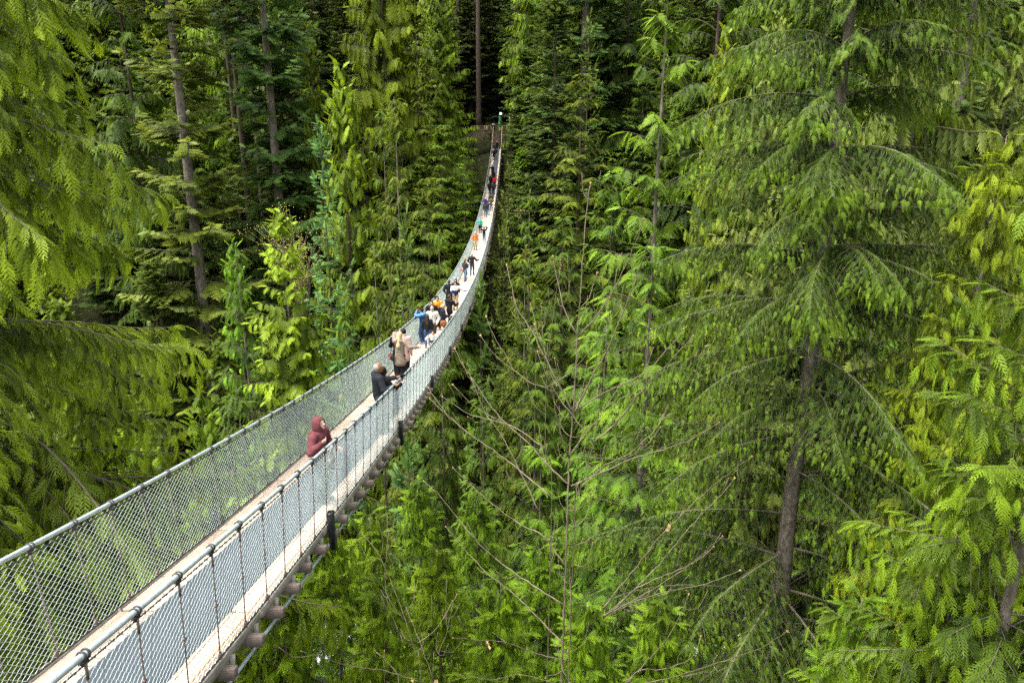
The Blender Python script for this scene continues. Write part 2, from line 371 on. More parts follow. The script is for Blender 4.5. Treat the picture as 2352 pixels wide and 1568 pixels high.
# ------------------------------------------------------------------ far landing: stairs, platforms, carved post, lamp
def build_landing():
    yb, zb = 134.35, float(zd(134.3)); zt = 2.75; n = 15
    st = thing('wooden_staircase', 'steep dark wooden stairs at the far end of the bridge', 'stairs', (0, yb, zb))
    rise = (zt-zb)/n; run = 0.30
    tm = MB().box((0, 0, 0), (1.5, 0.28, 0.05), bev=0.004).mesh('tread', M['lumber_pale']); rm = MB().box((0, 0, 0), (1.5, 0.03, rise-0.055)).mesh('riser', M['stair'])
    tm.materials[0] = M['platform']
    for i in range(n):
        link('tread', tm, st, (0, 0.15+run*i, rise*(i+1)-0.025)); link('riser', rm, st, (0, 0.02+run*i, rise*(i+0.5)-0.01))
    for s in (1, -1):
        mb = MB(); L_ = math.hypot(run*n, zt-zb); a = math.atan2(zt-zb, run*n)
        Rm = np.array([[1, 0, 0], [0, math.cos(a), -math.sin(a)], [0, math.sin(a), math.cos(a)]])
        mb.box((s*0.79, run*n/2, (zt-zb)/2-0.1), (0.05, L_, 0.25), Rm); mb.obj('stringer', M['platform'], st)
        MB().box((s*0.80, run*n/2, (zt-zb)/2+0.95), (0.09, L_, 0.07), Rm, bev=.005).obj('handrail', M['lumber_pale'], st)
        for i in (0, 5, 10, 14):
            MB().box((s*0.80, 0.15+run*i, rise*(i+1)+0.45), (0.10, 0.10, 1.1), bev=.006).obj('post', M['lumber_pale'], st)
    yt = yb+run*n
    pf = thing('wooden_platform', 'wooden landing platform with plank railing left of the far stairs', 'platform', (0, yt, zt))
    for i in range(14): MB().box((-1.7+i*0.0, 0.12+i*0.2, -0.03), (6.2, 0.19, 0.05), bev=.004).obj('plank', M['platform'], pf)
    MB().box((-2.9, 0.02, 1.1), (3.9, 0.12, 0.07)).obj('top_rail', M['lumber_pale'], pf)
    MB().box((1.3, 0.02, 1.1), (0.9, 0.12, 0.07)).obj('top_rail', M['lumber_pale'], pf)
    MB().box((-2.9, 0.0, -0.14), (3.9, 0.06, 0.22)).obj('fascia', M['platform'], pf)
    for x in (-4.8, -3.6, -2.4, -1.15, 0.86, 1.7): MB().box((x, 0.02, 0.5), (0.11, 0.10, 1.12)).obj('post', M['lumber_pale'], pf)
    for j in range(7): MB().box((-2.95, 0.05, 0.12+j*0.14), (3.7, 0.025, 0.11)).obj('rail_board', M['platform'], pf)
    for x in (-4.6, -1.4, 1.5): MB().box((x, 1.2, -2.0), (0.2, 0.2, 3.8)).obj('support_post', M['platform'], pf)
    sg = MB().box((-2.0, yt-0.06, zt+0.62), (0.42, 0.03, 0.75), bev=.004).obj('notice_sign', M['lumber_pale']); tag(sg, 'small pale blank notice board on the railing left of the far stairs', 'sign')
    lp = thing('lower_platform', 'lower dark plank walkway below left of the far landing platform', 'platform', (-4.2, yt-1.5, zt-1.25))
    for i in range(7): MB().box((-.4, i*0.2, 0), (4.6, 0.19, 0.05)).obj('plank', M['platform'], lp)
    for j in range(6): MB().box((-.4, -0.08, 0.14+j*0.15), (4.4, 0.03, 0.12)).obj('rail_board', M['platform'], lp)
    for x in (-2.6, -1.1, 0.4, 1.75): MB().box((x, -0.14, 0.4), (0.11, 0.08, 1.25)).obj('post', M['platform'], lp)
    MB().box((-.4, -0.1, -0.15), (4.6, 0.07, 0.22)).obj('fascia', M['platform'], lp)
    sg2 = MB().box((-6.35, yt-1.72, zt+0.02), (0.8, 0.04, 0.5), bev=.004).obj('leaning_board', M['white']); tag(sg2, 'small whitish board on the lower walkway railing among branches', 'sign')
    # carved, painted post with spread arms (a plain stand-in)
    tp = thing('carved_post', 'tall green and yellow carved wooden post with dark spread wings behind the stairs', 'carved post', (0.45, yt+1.9, zt))
    g = cloth((0.03, 0.16, 0.05)); ylw = cloth((0.55, 0.38, 0.06)); rd = cloth((0.28, 0.04, 0.02)); dk = cloth((0.012, 0.03, 0.03))
    mb = MB(); mb.tube([(0, 0, 0), (0, 0, .4), (0, 0, .42), (0, 0, 1.1), (0, 0, 1.12), (0, 0, 2.0), (0, 0, 2.02), (0, 0, 2.9)], [.40, .42, .36, .42, .36, .40, .33, .30], 14); mb.obj('shaft', g, tp, True)
    mb = MB(); mb.ball((0, -.36, .45), (.24, .14, .42)); mb.obj('lower_figure', ylw, tp, True)
    mb = MB(); mb.ball((-.16, -.30, 1.5), (.15, .12, .38)); mb.obj('side_panel', cloth((0.40, 0.30, 0.08)), tp, True)
    mb = MB(); mb.ball((.0, -.38, 1.05), (.22, .10, .10)); mb.ball((-.12, -.36, 1.95), (.12, .08, .08)); mb.obj('red_band', rd, tp, True)
    for s in (-1, 1):
        mb = MB(); mb.tube([(s*.2, 0, 2.6), (s*.9, 0, 2.75), (s*1.5, 0, 2.55), (s*1.8, 0, 2.3)], [.16, .2, .16, .05], 8); mb.obj('wing', dk, tp, True)
    mb = MB(); mb.ball((0, -.05, 3.1), (.3, .32, .36)); mb.tube([(0, -.3, 3.1), (0, -.65, 3.0)], [.12, .03], 8); mb.obj('head', g, tp, True)
    ln = thing('globe_lamp', 'white globe lamp glowing on a pole above the far stairs', 'lamp', (0.55, yt+1.2, zt))
    MB().tube([(0, 0, 0), (0, 0, 3.1)], 0.045, 8).obj('pole', M['blackbox'], ln, True)
    m, N, L, P = new_mat('lamp globe'); P.inputs['Base Color'].default_value = (.9, .87, .8, 1); P.inputs['Emission Color'].default_value = (1, .93, .8, 1); P.inputs['Emission Strength'].default_value = 1.2
    MB().ball((0, 0, 3.27), (.21, .21, .21), 16, 10).obj('globe', m, ln, True)
    MB().tube([(0, 0, 3.02), (0, 0, 3.10)], [0.11, 0.09], 10).obj('collar', M['blackbox'], ln, True)
build_landing()
# ------------------------------------------------------------------ trees
def frond_tpl(nb, ang=48, wid=0.42, lw=0.16, droop=0.25, sub=0, x0=0.06, prof='fern', seed=0):
    """flat pinnate spray along +X, unit length: returns V, T, tip (0..1)"""
    r = np.random.default_rng(seed); V = []; T = []; tip = []
    def leaf(o, d, l, w, tb, nrm=(0, 0, 1)):
        d = d/np.linalg.norm(d); sdv = np.cross(nrm, d); sdv /= np.linalg.norm(sdv)
        n = len(V)
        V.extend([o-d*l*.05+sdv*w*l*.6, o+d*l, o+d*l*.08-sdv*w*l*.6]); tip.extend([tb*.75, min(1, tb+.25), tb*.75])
        T.append((n, n+1, n+2))
    zc = lambda x: -droop*x*x
    for i in range(nb):
        x = x0+(1-x0)*(i+0.5)/nb; s = 1 if i % 2 else -1
        if prof == 'fern': l = wid*(0.45+0.75*math.sin(math.pi*min(1, (1-x)*.78+.12)))*(1-0.55*x)
        elif prof == 'tri': l = wid*(1.05-0.85*x)
        else: l = wid*(0.7+.3*math.sin(3.1*x))*(1-.4*x*x)
        l *= r.uniform(.8, 1.2); a = math.radians(ang*r.uniform(.85, 1.12))
        d = np.array([math.cos(a), s*math.sin(a), -0.25*droop-0.15*r.uniform(0, 1)-2*droop*x*0.4])
        o = np.array([x*0.93, 0, zc(x)])
        if not sub: leaf(o, d, l, lw, 0.25+0.55*x)
        else:
            dn = d/np.linalg.norm(d)
            for q in range(sub):
                u = (q+0.3)/sub; ss = 1 if q % 2 else -1
                b2 = a*s+ss*math.radians(38); d2 = np.array([math.cos(b2), math.sin(b2), d[2]-.15])
                leaf(o+dn*l*u*.9, d2, l*(.42-.2*u), lw*1.0, 0.2+0.35*x+.25*u)
            leaf(o+dn*l*.05, dn, l*.95, lw*.62, 0.3+.5*x)
    leaf(np.array([.80, 0, zc(.8)]), np.array([1, 0, -1.7*droop]), .2, lw*.8, .8)
    n = len(V); w = .010                                   # the rib
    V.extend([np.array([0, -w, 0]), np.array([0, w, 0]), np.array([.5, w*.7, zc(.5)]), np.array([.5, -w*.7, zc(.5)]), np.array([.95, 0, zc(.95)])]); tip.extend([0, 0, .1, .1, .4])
    T.extend([(n, n+1, n+2), (n, n+2, n+3), (n+3, n+2, n+4)])
    return np.array(V), np.array(T), np.array(tip)

def unit(a): return a/(np.linalg.norm(a, axis=-1, keepdims=True)+1e-12)
class Crown:
    def __init__(s): s.V = []; s.T = []; s.c = []; s.n = 0
    def put(s, tpl, O, X, N, size, tint, wscale=None):
        V, T, tp = tpl; m = len(O)
        if m == 0: return
        X = unit(X); Y = unit(np.cross(N, X)); Z = np.cross(X, Y)
        ws = np.ones(m) if wscale is None else wscale
        W = O[:, None]+size[:, None, None]*(V[None, :, 0:1]*X[:, None]+V[None, :, 1:2]*ws[:, None, None]*Y[:, None]+V[None, :, 2:3]*Z[:, None])
        s.V.append(W.reshape(-1, 3).astype(np.float32)); s.T.append((T[None]+(s.n+np.arange(m)*len(V))[:, None, None]).reshape(-1, 3))
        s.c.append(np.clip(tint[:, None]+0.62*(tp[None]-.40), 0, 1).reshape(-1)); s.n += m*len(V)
    def mesh(s, name, mat): return mesh_np(name, np.concatenate(s.V), np.concatenate(s.T), mat, False, {'tint': np.concatenate(s.c)})

def make_tree(kind, H, R0, seed, nbr, crown0=0.12, sp=0.35, hero=0, zmin=None, tpl=None, curve=(0.1, -.5, .2), mat='fir', bark='bark', r_base=None,
              l2=(0.20, .35, 1.5), tdroop=0.25, tfwd=0.55, up_top=0.6, gap=0.0, power=0.85, inner=0.15, tint0=0.35, trunk_bend=0.0, az=None, branch_r=0.012, dead=0, lmin=.5, tiprate=.30, tier=0.0):
    """returns dict(trunk, branches, crown). hero: spray-on-twig detail"""
    r = np.random.default_rng(seed); cr = Crown(); bm = MB(); tm = MB()
    rb = r_base or H*0.0075
    ph = r.uniform(0, 6)
    def axis(z): return np.stack([trunk_bend*np.sin(z*.21+ph), trunk_bend*np.cos(z*.17+ph), z], -1)
    zz = np.linspace(0, H, 26); rr = rb*(1-zz/H)**0.85+0.008; rr[0] *= 1.35
    tm.tube(axis(zz), rr, 10 if hero else 7)
    z0 = H*crown0; up = np.array([0, 0, 1.0]); a0 = r.uniform(0, 6.28)
    ts = np.sort(r.uniform(0, 1, nbr)**0.9)
    for bi in range(nbr):
        t = ts[bi]; z = z0+(H-z0)*t
        if tier: z = z0+(round((z-z0)/tier)+r.normal(0, .13))*tier; t = min(.995, max(0, (z-z0)/(H-z0))); z = z0+(H-z0)*t
        if zmin is not None and z < zmin: continue
        if gap and r.uniform() < gap: continue
        az_ = a0+bi*2.3999+r.uniform(-.5, .5)
        if az is not None and math.cos(az_-az[0]) < az[1]: continue          # skip branches on the far side of a hero
        L = R0*((1-t)**power)*r.uniform(.62, 1.12)*min(1, .55+1.9*t)+lmin*(1-t*.7)
        nseg = 7; s = np.linspace(0, 1, nseg); h = np.array([math.cos(az_), math.sin(az_), 0]); side = np.array([-h[1], h[0], 0])
        a = curve[0]+up_top*t*t+r.uniform(-.12, .12); b, c = curve[1]*(1-.5*t), curve[2]
        lat = r.uniform(-.15, .15)
        def P(q): return axis(np.atleast_1d(np.full_like(q, z)))+(L*q*(1-.06*q))[:, None]*h+(L*(a*q+b*q*q+c*q**3))[:, None]*up+(L*lat*q*q)[:, None]*side
        def D(q): return unit((np.ones_like(q))[:, None]*h+(a+2*b*q+3*c*q*q)[:, None]*up+(2*lat*q)[:, None]*side)
        br = branch_r*(0.5+L/4); bm.tube(P(s), br*(1-.85*s)+.002, 5 if hero else 4, cap=False)
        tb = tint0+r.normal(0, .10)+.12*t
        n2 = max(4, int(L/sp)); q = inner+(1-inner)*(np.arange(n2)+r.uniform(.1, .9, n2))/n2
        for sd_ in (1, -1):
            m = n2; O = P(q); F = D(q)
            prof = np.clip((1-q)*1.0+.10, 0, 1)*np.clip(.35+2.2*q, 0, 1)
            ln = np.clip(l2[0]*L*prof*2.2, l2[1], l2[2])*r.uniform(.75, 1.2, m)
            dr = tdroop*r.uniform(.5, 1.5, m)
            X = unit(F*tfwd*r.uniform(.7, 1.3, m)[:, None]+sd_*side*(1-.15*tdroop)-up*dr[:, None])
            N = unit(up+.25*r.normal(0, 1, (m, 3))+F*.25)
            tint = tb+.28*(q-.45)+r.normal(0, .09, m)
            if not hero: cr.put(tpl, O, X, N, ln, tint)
            else:
                for j in range(m):                          # twigs carrying several sprays each
                    k = max(2, int(ln[j]/hero)); u = (np.arange(k)+.4)/k
                    dn = -0.55*tdroop
                    pts = O[j]+(ln[j]*u)[:, None]*X[j]+(ln[j]*dn*u*u)[:, None]*up
                    dd = unit(X[j]+(2*dn*u)[:, None]*up)
                    sgn = np.where(np.arange(k) % 2 == 0, 1, -1)[:, None]; lat2 = np.cross(N[j], dd)
                    XX = unit(dd*.75+lat2*sgn*r.uniform(.4, 1, (k, 1))-up*tdroop*.45+.13*r.normal(0, 1, (k, 3)))
                    sz = hero*1.75*(1.1-.5*u)*r.uniform(.55, 1.4, k)
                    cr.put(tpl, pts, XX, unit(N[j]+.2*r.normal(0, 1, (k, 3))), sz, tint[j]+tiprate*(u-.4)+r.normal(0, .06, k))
                    e = O[j]+ln[j]*X[j]*.96+ln[j]*dn*.92*up
                    cr.put(tpl, e[None], (X[j]+2*dn*up)[None], N[j][None], np.array([hero*1.7]), np.array([tint[j]+tiprate*.8]))
                    if ln[j] > .45: bm.tube([O[j], O[j]+ln[j]*.5*X[j]+ln[j]*dn*.25*up, O[j]+ln[j]*X[j]*.97+ln[j]*dn*.94*up], [.006, .004, .002], 3, cap=False)
        if hero:                                            # sprays lying along the top of the branch itself
            k = max(4, int(L/(hero*.45))); u = np.linspace(.12, 1, k); sg = np.where(np.arange(k) % 2 == 0, 1, -1)[:, None]
            cr.put(tpl, P(u)+up*.015, unit(D(u)+sg*side*r.uniform(.2, .9, (k, 1))-up*.15), unit(up+.3*r.normal(0, 1, (k, 3))), hero*1.5*r.uniform(.8, 1.3, k), tb+.22*(u-.3)+r.normal(0, .06, k))
        cr.put(tpl, P(np.array([.9])), D(np.array([.95])), up[None]+.2*r.normal(0, 1, (1, 3)), np.array([max(l2[1], .16*L if not hero else hero*2)]), np.array([tb+.35]))
    # leader tip
    k = 10; q = np.linspace(.955, .998, k); O = axis(q*H); A = np.arange(k)*2.4
    cr.put(tpl, O, np.stack([np.cos(A), np.sin(A), .9+0*A], -1), np.stack([-np.cos(A), -np.sin(A), 1+0*A], -1), np.linspace(.7, .3, k)*(l2[1]*1.6), np.full(k, tint0+.25))
    for i in range(dead):                                   # bare stubs below the crown
        z = H*r.uniform(.03, crown0+.1); A = r.uniform(0, 6.28); L = r.uniform(.5, 2.2); p = axis(np.array([z]))[0]
        bm.tube([p, p+np.array([math.cos(A)*L*.5, math.sin(A)*L*.5, -.1*L]), p+np.array([math.cos(A)*L, math.sin(A)*L, -.35*L])], [.03, .02, .006], 4, cap=False)
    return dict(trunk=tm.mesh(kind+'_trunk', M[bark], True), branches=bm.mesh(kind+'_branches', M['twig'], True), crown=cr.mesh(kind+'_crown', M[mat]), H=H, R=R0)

def bough_mesh(name, L, seed, tpl, curve, mat, sp, hero, l2, tdroop, tfwd, tint0, tiprate, inner=.08, br=.02):
    """one whole limb along +X with its wood and foliage, shared by the limbs of a near tree"""
    r = np.random.default_rng(seed); cr = Crown(); bm = MB(); up = np.array([0, 0, 1.0]); side = np.array([0, 1.0, 0]); h = np.array([1.0, 0, 0]); a, b, c = curve; lat = r.uniform(-.12, .12)
    P = lambda q: (L*q*(1-.06*q))[:, None]*h+(L*(a*q+b*q*q+c*q**3))[:, None]*up+(L*lat*q*q+.02*L*np.sin(5*q))[:, None]*side
    D = lambda q: unit(np.ones_like(q)[:, None]*h+(a+2*b*q+3*c*q*q)[:, None]*up+(2*lat*q)[:, None]*side)
    bm.tube(P(np.linspace(0, 1, 10)), br*(1-.86*np.linspace(0, 1, 10))+.002, 6, cap=False)
    n2 = max(4, int(L/sp))
    for sd_ in (1, -1):
        q = inner+(1-inner)*(np.arange(n2)+r.uniform(.05, .95, n2))/n2; O = P(q); F = D(q)
        ln = np.clip(l2[0]*L*2.2*np.clip((1-q)*.95+.10, 0, 1)*np.clip(.30+2.0*q, 0, 1), l2[1], l2[2])*r.uniform(.6, 1.3, n2)
        X = unit(F*tfwd*r.uniform(.6, 1.4, n2)[:, None]+sd_*side*(1-.15*tdroop)-up*(tdroop*r.uniform(.3, 1.5, n2))[:, None]); N = unit(up+.3*r.normal(0, 1, (n2, 3))+F*.25)
        tint = tint0+.26*(q-.45)+r.normal(0, .10, n2)
        for j in range(n2):
            k = max(2, int(ln[j]/(hero*.8))); u = (np.arange(k)+.3)/k; dn = -.6*tdroop
            pts = O[j]+(ln[j]*u)[:, None]*X[j]+(ln[j]*dn*u*u)[:, None]*up; dd = unit(X[j]+(2*dn*u)[:, None]*up)
            sg = np.where(np.arange(k) % 2 == 0, 1, -1)[:, None]; la = np.cross(N[j], dd)
            XX = unit(dd*.8+la*sg*r.uniform(.35, 1, (k, 1))-up*tdroop*.40+.16*r.normal(0, 1, (k, 3)))
            cr.put(tpl, pts, XX, unit(N[j]+.25*r.normal(0, 1, (k, 3))), hero*1.75*(1.1-.5*u)*r.uniform(.5, 1.35, k), tint[j]+tiprate*(u-.45)+r.normal(0, .06, k))
            e = O[j]+ln[j]*X[j]*.96+ln[j]*dn*.92*up
            cr.put(tpl, e[None], (X[j]+2*dn*up)[None], N[j][None], np.array([hero*1.6*r.uniform(.7, 1.2)]), np.array([tint[j]+tiprate*.6]))
            if ln[j] > .35: bm.tube([O[j], O[j]+ln[j]*.5*X[j]+ln[j]*dn*.25*up, O[j]+ln[j]*X[j]*.97+ln[j]*dn*.94*up], [.006, .004, .002], 3, cap=False)
    k = max(4, int(L/(hero*.4))); u = np.linspace(.10, 1, k); sg = np.where(np.arange(k) % 2 == 0, 1, -1)[:, None]
    cr.put(tpl, P(u)+up*.015, unit(D(u)+sg*side*r.uniform(.2, .9, (k, 1))-up*.15), unit(up+.3*r.normal(0, 1, (k, 3))), hero*1.4*r.uniform(.6, 1.3, k), tint0+.20*(u-.3)+r.normal(0, .07, k))
    V = np.concatenate(cr.V+[np.concatenate(bm.v)]); n = sum(len(v) for v in cr.V); nt_ = sum(len(t) for t in cr.T)
    me = mesh_np(name, V, [np.concatenate(cr.T), np.concatenate(bm.q)+n], M[mat], False, {'tint': np.concatenate([np.concatenate(cr.c), np.zeros(len(V)-n)])})
    me.materials.append(M['twig']); mi = np.zeros(len(me.polygons), np.int32); mi[nt_:] = 1; me.polygons.foreach_set('material_index', mi)
    return me
def bough_tree(name, label, loc, H, R0, seed, nbr, boughs, crown0, power, up_top, color, bark, r_base, zmin, az, tier, window=None, lmin=.4, gap=.0, vary=.12):
    """a near tree: one trunk and many limbs that are objects of their own; boughs = [(length, mesh), ...]"""
    t = thing(name, label, 'tree', loc); r = np.random.default_rng(seed)
    zz = np.linspace(0, H, 30); ph = r.uniform(0, 6); ax = lambda z: np.stack([.07*np.sin(z*.5+ph), .07*np.cos(z*.4+ph), z], -1)
    rr = r_base*(1-zz/H)**.85+.008; rr[0] *= 1.3; tm = MB(); tm.tube(ax(zz), rr, 14); tm.obj('trunk', M[bark], t, True)
    z0 = H*crown0; a0 = r.uniform(0, 6.28); n = 0
    for i, tt in enumerate(np.sort(r.uniform(0, 1, nbr)**.9)):
        z = z0+(H-z0)*tt
        if tier: z = z0+(round((z-z0)/tier)+r.normal(0, .13))*tier
        tt = min(.99, max(0, (z-z0)/(H-z0))); A = a0+i*2.39996+r.uniform(-.5, .5)
        if z < zmin or z > H-.2 or math.cos(A-az[0]) < az[1] or r.uniform() < gap: continue
        if window and window[0] < z < window[1] and math.cos(A-window[2]) > window[3]: continue
        L = R0*(1-tt)**power*r.uniform(.62, 1.12)+lmin*(1-tt*.6)
        j = int(np.argmin([abs(math.log(b[0]/L))+r.uniform(0, .25) for b in boughs])); b = boughs[j]
        o = link('bough', b[1], t, ax(np.array([z]))[0]); s = L/b[0]
        o.rotation_euler = (r.uniform(-.15, .15), -math.atan(up_top*tt*tt)+r.uniform(-.12, .12), A); o.scale = (s, s*r.uniform(.85, 1.15), s)
        k = r.uniform(1-vary, 1+vary); o.color = (color[0]*k, color[1]*k, color[2]*k, 1); n += 1
    print(name, 'boughs', n); PLANTED.append((loc[0], loc[1], R0)); return t
PLANTED = []
T_ced = frond_tpl(16, 44, .44, .34, .28, 0, seed=1)
T_ced_h = frond_tpl(15, 40, .38, .34, .40, 3, seed=2)
T_hem = frond_tpl(18, 58, .36, .34, .34, 0, prof='tri', seed=3)
T_hem_h = frond_tpl(26, 55, .30, .26, .38, 0, prof='tri', seed=4)
T_fir = frond_tpl(18, 50, .34, .36, -.02, 0, prof='bush', seed=5)
T_far = frond_tpl(12, 50, .42, .42, .05, 0, prof='bush', seed=8)
PT = {}
def protos():
    # mid-distance stock, copied with its own size, turn and hue
    PT['cedar_a'] = make_tree('cedar', 30, 5.0, 11, 210, .04, .32, 0, None, T_ced, (.10, -.75, .38), 'cedar', 'bark', l2=(.20, .6, 1.6), tdroop=.95, tfwd=.5, tint0=.42, power=.62)
    PT['cedar_b'] = make_tree('cedar', 26, 4.4, 12, 185, .04, .32, 0, None, T_ced, (.20, -.85, .42), 'cedar', 'bark', l2=(.21, .55, 1.5), tdroop=1.15, tfwd=.45, tint0=.40, power=.75, gap=.06)
    PT['cedar_y'] = make_tree('cedar', 12, 2.6, 13, 100, .05, .26, 0, None, T_ced, (.35, -.85, .30), 'cedar', 'pale_bark', l2=(.30, .4, 1.1), tdroop=1.0, tfwd=.5, tint0=.5, power=.85, gap=.1)
    PT['hem_a'] = make_tree('hemlock', 28, 5.2, 21, 205, .04, .31, 0, None, T_hem, (.12, -.32, -.04), 'hemlock', 'bark', l2=(.20, .6, 1.6), tdroop=.40, tfwd=.65, tint0=.38, power=.66, dead=14, tier=1)
    PT['hem_b'] = make_tree('hemlock', 24, 4.2, 22, 180, .04, .29, 0, None, T_hem, (.10, -.42, .02), 'hemlock', 'pale_bark', l2=(.21, .5, 1.4), tdroop=.55, tfwd=.6, tint0=.40, power=.75, gap=.08, dead=10, tier=0.95)
    PT['hem_c'] = make_tree('hemlock', 16, 3.4, 23, 115, .03, .27, 0, None, T_hem, (.18, -.30, -.08), 'hemlock', 'pale_bark', l2=(.26, .45, 1.3), tdroop=.35, tfwd=.65, tint0=.44, power=.85, gap=.10, tier=0.8)
    PT['fir_a'] = make_tree('fir', 42, 5.4, 31, 230, .10, .35, 0, None, T_fir, (-.02, -.22, .20), 'fir', 'pale_bark', l2=(.20, .65, 1.7), tdroop=.30, tfwd=.7, tint0=.40, power=.42, gap=.10, r_base=.50, dead=26, tier=1.15)
    PT['fir_b'] = make_tree('fir', 36, 4.6, 32, 210, .10, .35, 0, None, T_fir, (.02, -.30, .28), 'fir', 'pale_bark', l2=(.21, .65, 1.6), tdroop=.42, tfwd=.7, tint0=.40, power=.42, gap=.10, r_base=.42, dead=26, tier=1.1)
    PT['spruce'] = make_tree('spruce', 14, 3.2, 33, 115, .03, .24, 0, None, T_fir, (.10, -.25, .30), 'fir', 'bark', l2=(.24, .4, 1.1), tdroop=.35, tfwd=.7, tint0=.45, power=.95, gap=.08, tier=0.55)
    PT['fir_far'] = make_tree('fir', 40, 5.6, 34, 200, .05, .6, 0, None, T_far, (.0, -.25, .18), 'fir', 'bark', l2=(.26, 1.0, 2.3), tdroop=.35, tfwd=.7, tint0=.28, power=.55, r_base=.5)
    PT['cedar_far'] = make_tree('cedar', 32, 5.2, 35, 190, .04, .58, 0, None, T_far, (.1, -.75, .35), 'cedar', 'bark', l2=(.26, .9, 2.1), tdroop=.9, tfwd=.5, tint0=.34, power=.6, r_base=.4)
protos()
NCOPY = {}
def plant(p, loc, sxy, sz, rot, color, name, label, cat='tree', group=None, lean=(0, 0)):
    t = thing(name, label, cat, loc, 0, group)
    t.rotation_euler = (lean[0], lean[1], rot); t.scale = (sxy, sxy, sz)
    for part in ('trunk', 'branches', 'crown'):
        o = link(part, PT[p][part], t)
        if part != 'trunk': o['kind'] = 'stuff'
        if part == 'crown': o.color = (*color, 1)
    return t
SPEC = {'cedar_a': 'red_cedar', 'cedar_b': 'red_cedar', 'cedar_y': 'young_cedar', 'hem_a': 'hemlock', 'hem_b': 'hemlock', 'hem_c': 'young_hemlock',
        'fir_a': 'tall_fir', 'fir_b': 'tall_fir', 'spruce': 'young_spruce', 'fir_far': 'background_fir', 'cedar_far': 'background_cedar'}
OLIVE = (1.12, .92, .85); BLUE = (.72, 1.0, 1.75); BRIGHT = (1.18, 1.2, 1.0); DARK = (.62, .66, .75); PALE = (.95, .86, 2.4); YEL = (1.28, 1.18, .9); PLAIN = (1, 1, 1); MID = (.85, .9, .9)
def put(p, vx, vyref, d, top, R, color, label, rot=None, height=None, lean=(0, 0), group=None, name=None, base=None):
    """stand a tree so that its trunk crosses (vx,vyref) in the photograph at distance d and its tip reaches row `top` (or it has `height`)"""
    q = at(vx, vyref, d); x, y = q[0], q[1]
    b = float(terrain(x, y))-.3 if base is None else base
    if height is None:
        dv = ray(vx, top); zt = CAM[2]+dv[2]*d/math.hypot(dv[0], dv[1]); height = max(3, zt-b)
    P_ = PT[p]
    if top == 0 and height and b < -12: height += -b-12
    PLANTED.append((x, y, R))
    R = R*(1.32 if p[:3] in ('fir', 'hem') else 1.15)
    return plant(p, (x, y, b), R/P_['R'], height/P_['H'], rng.uniform(0, 6.28) if rot is None else rot, color, name or SPEC[p], label, 'tree', group, lean)

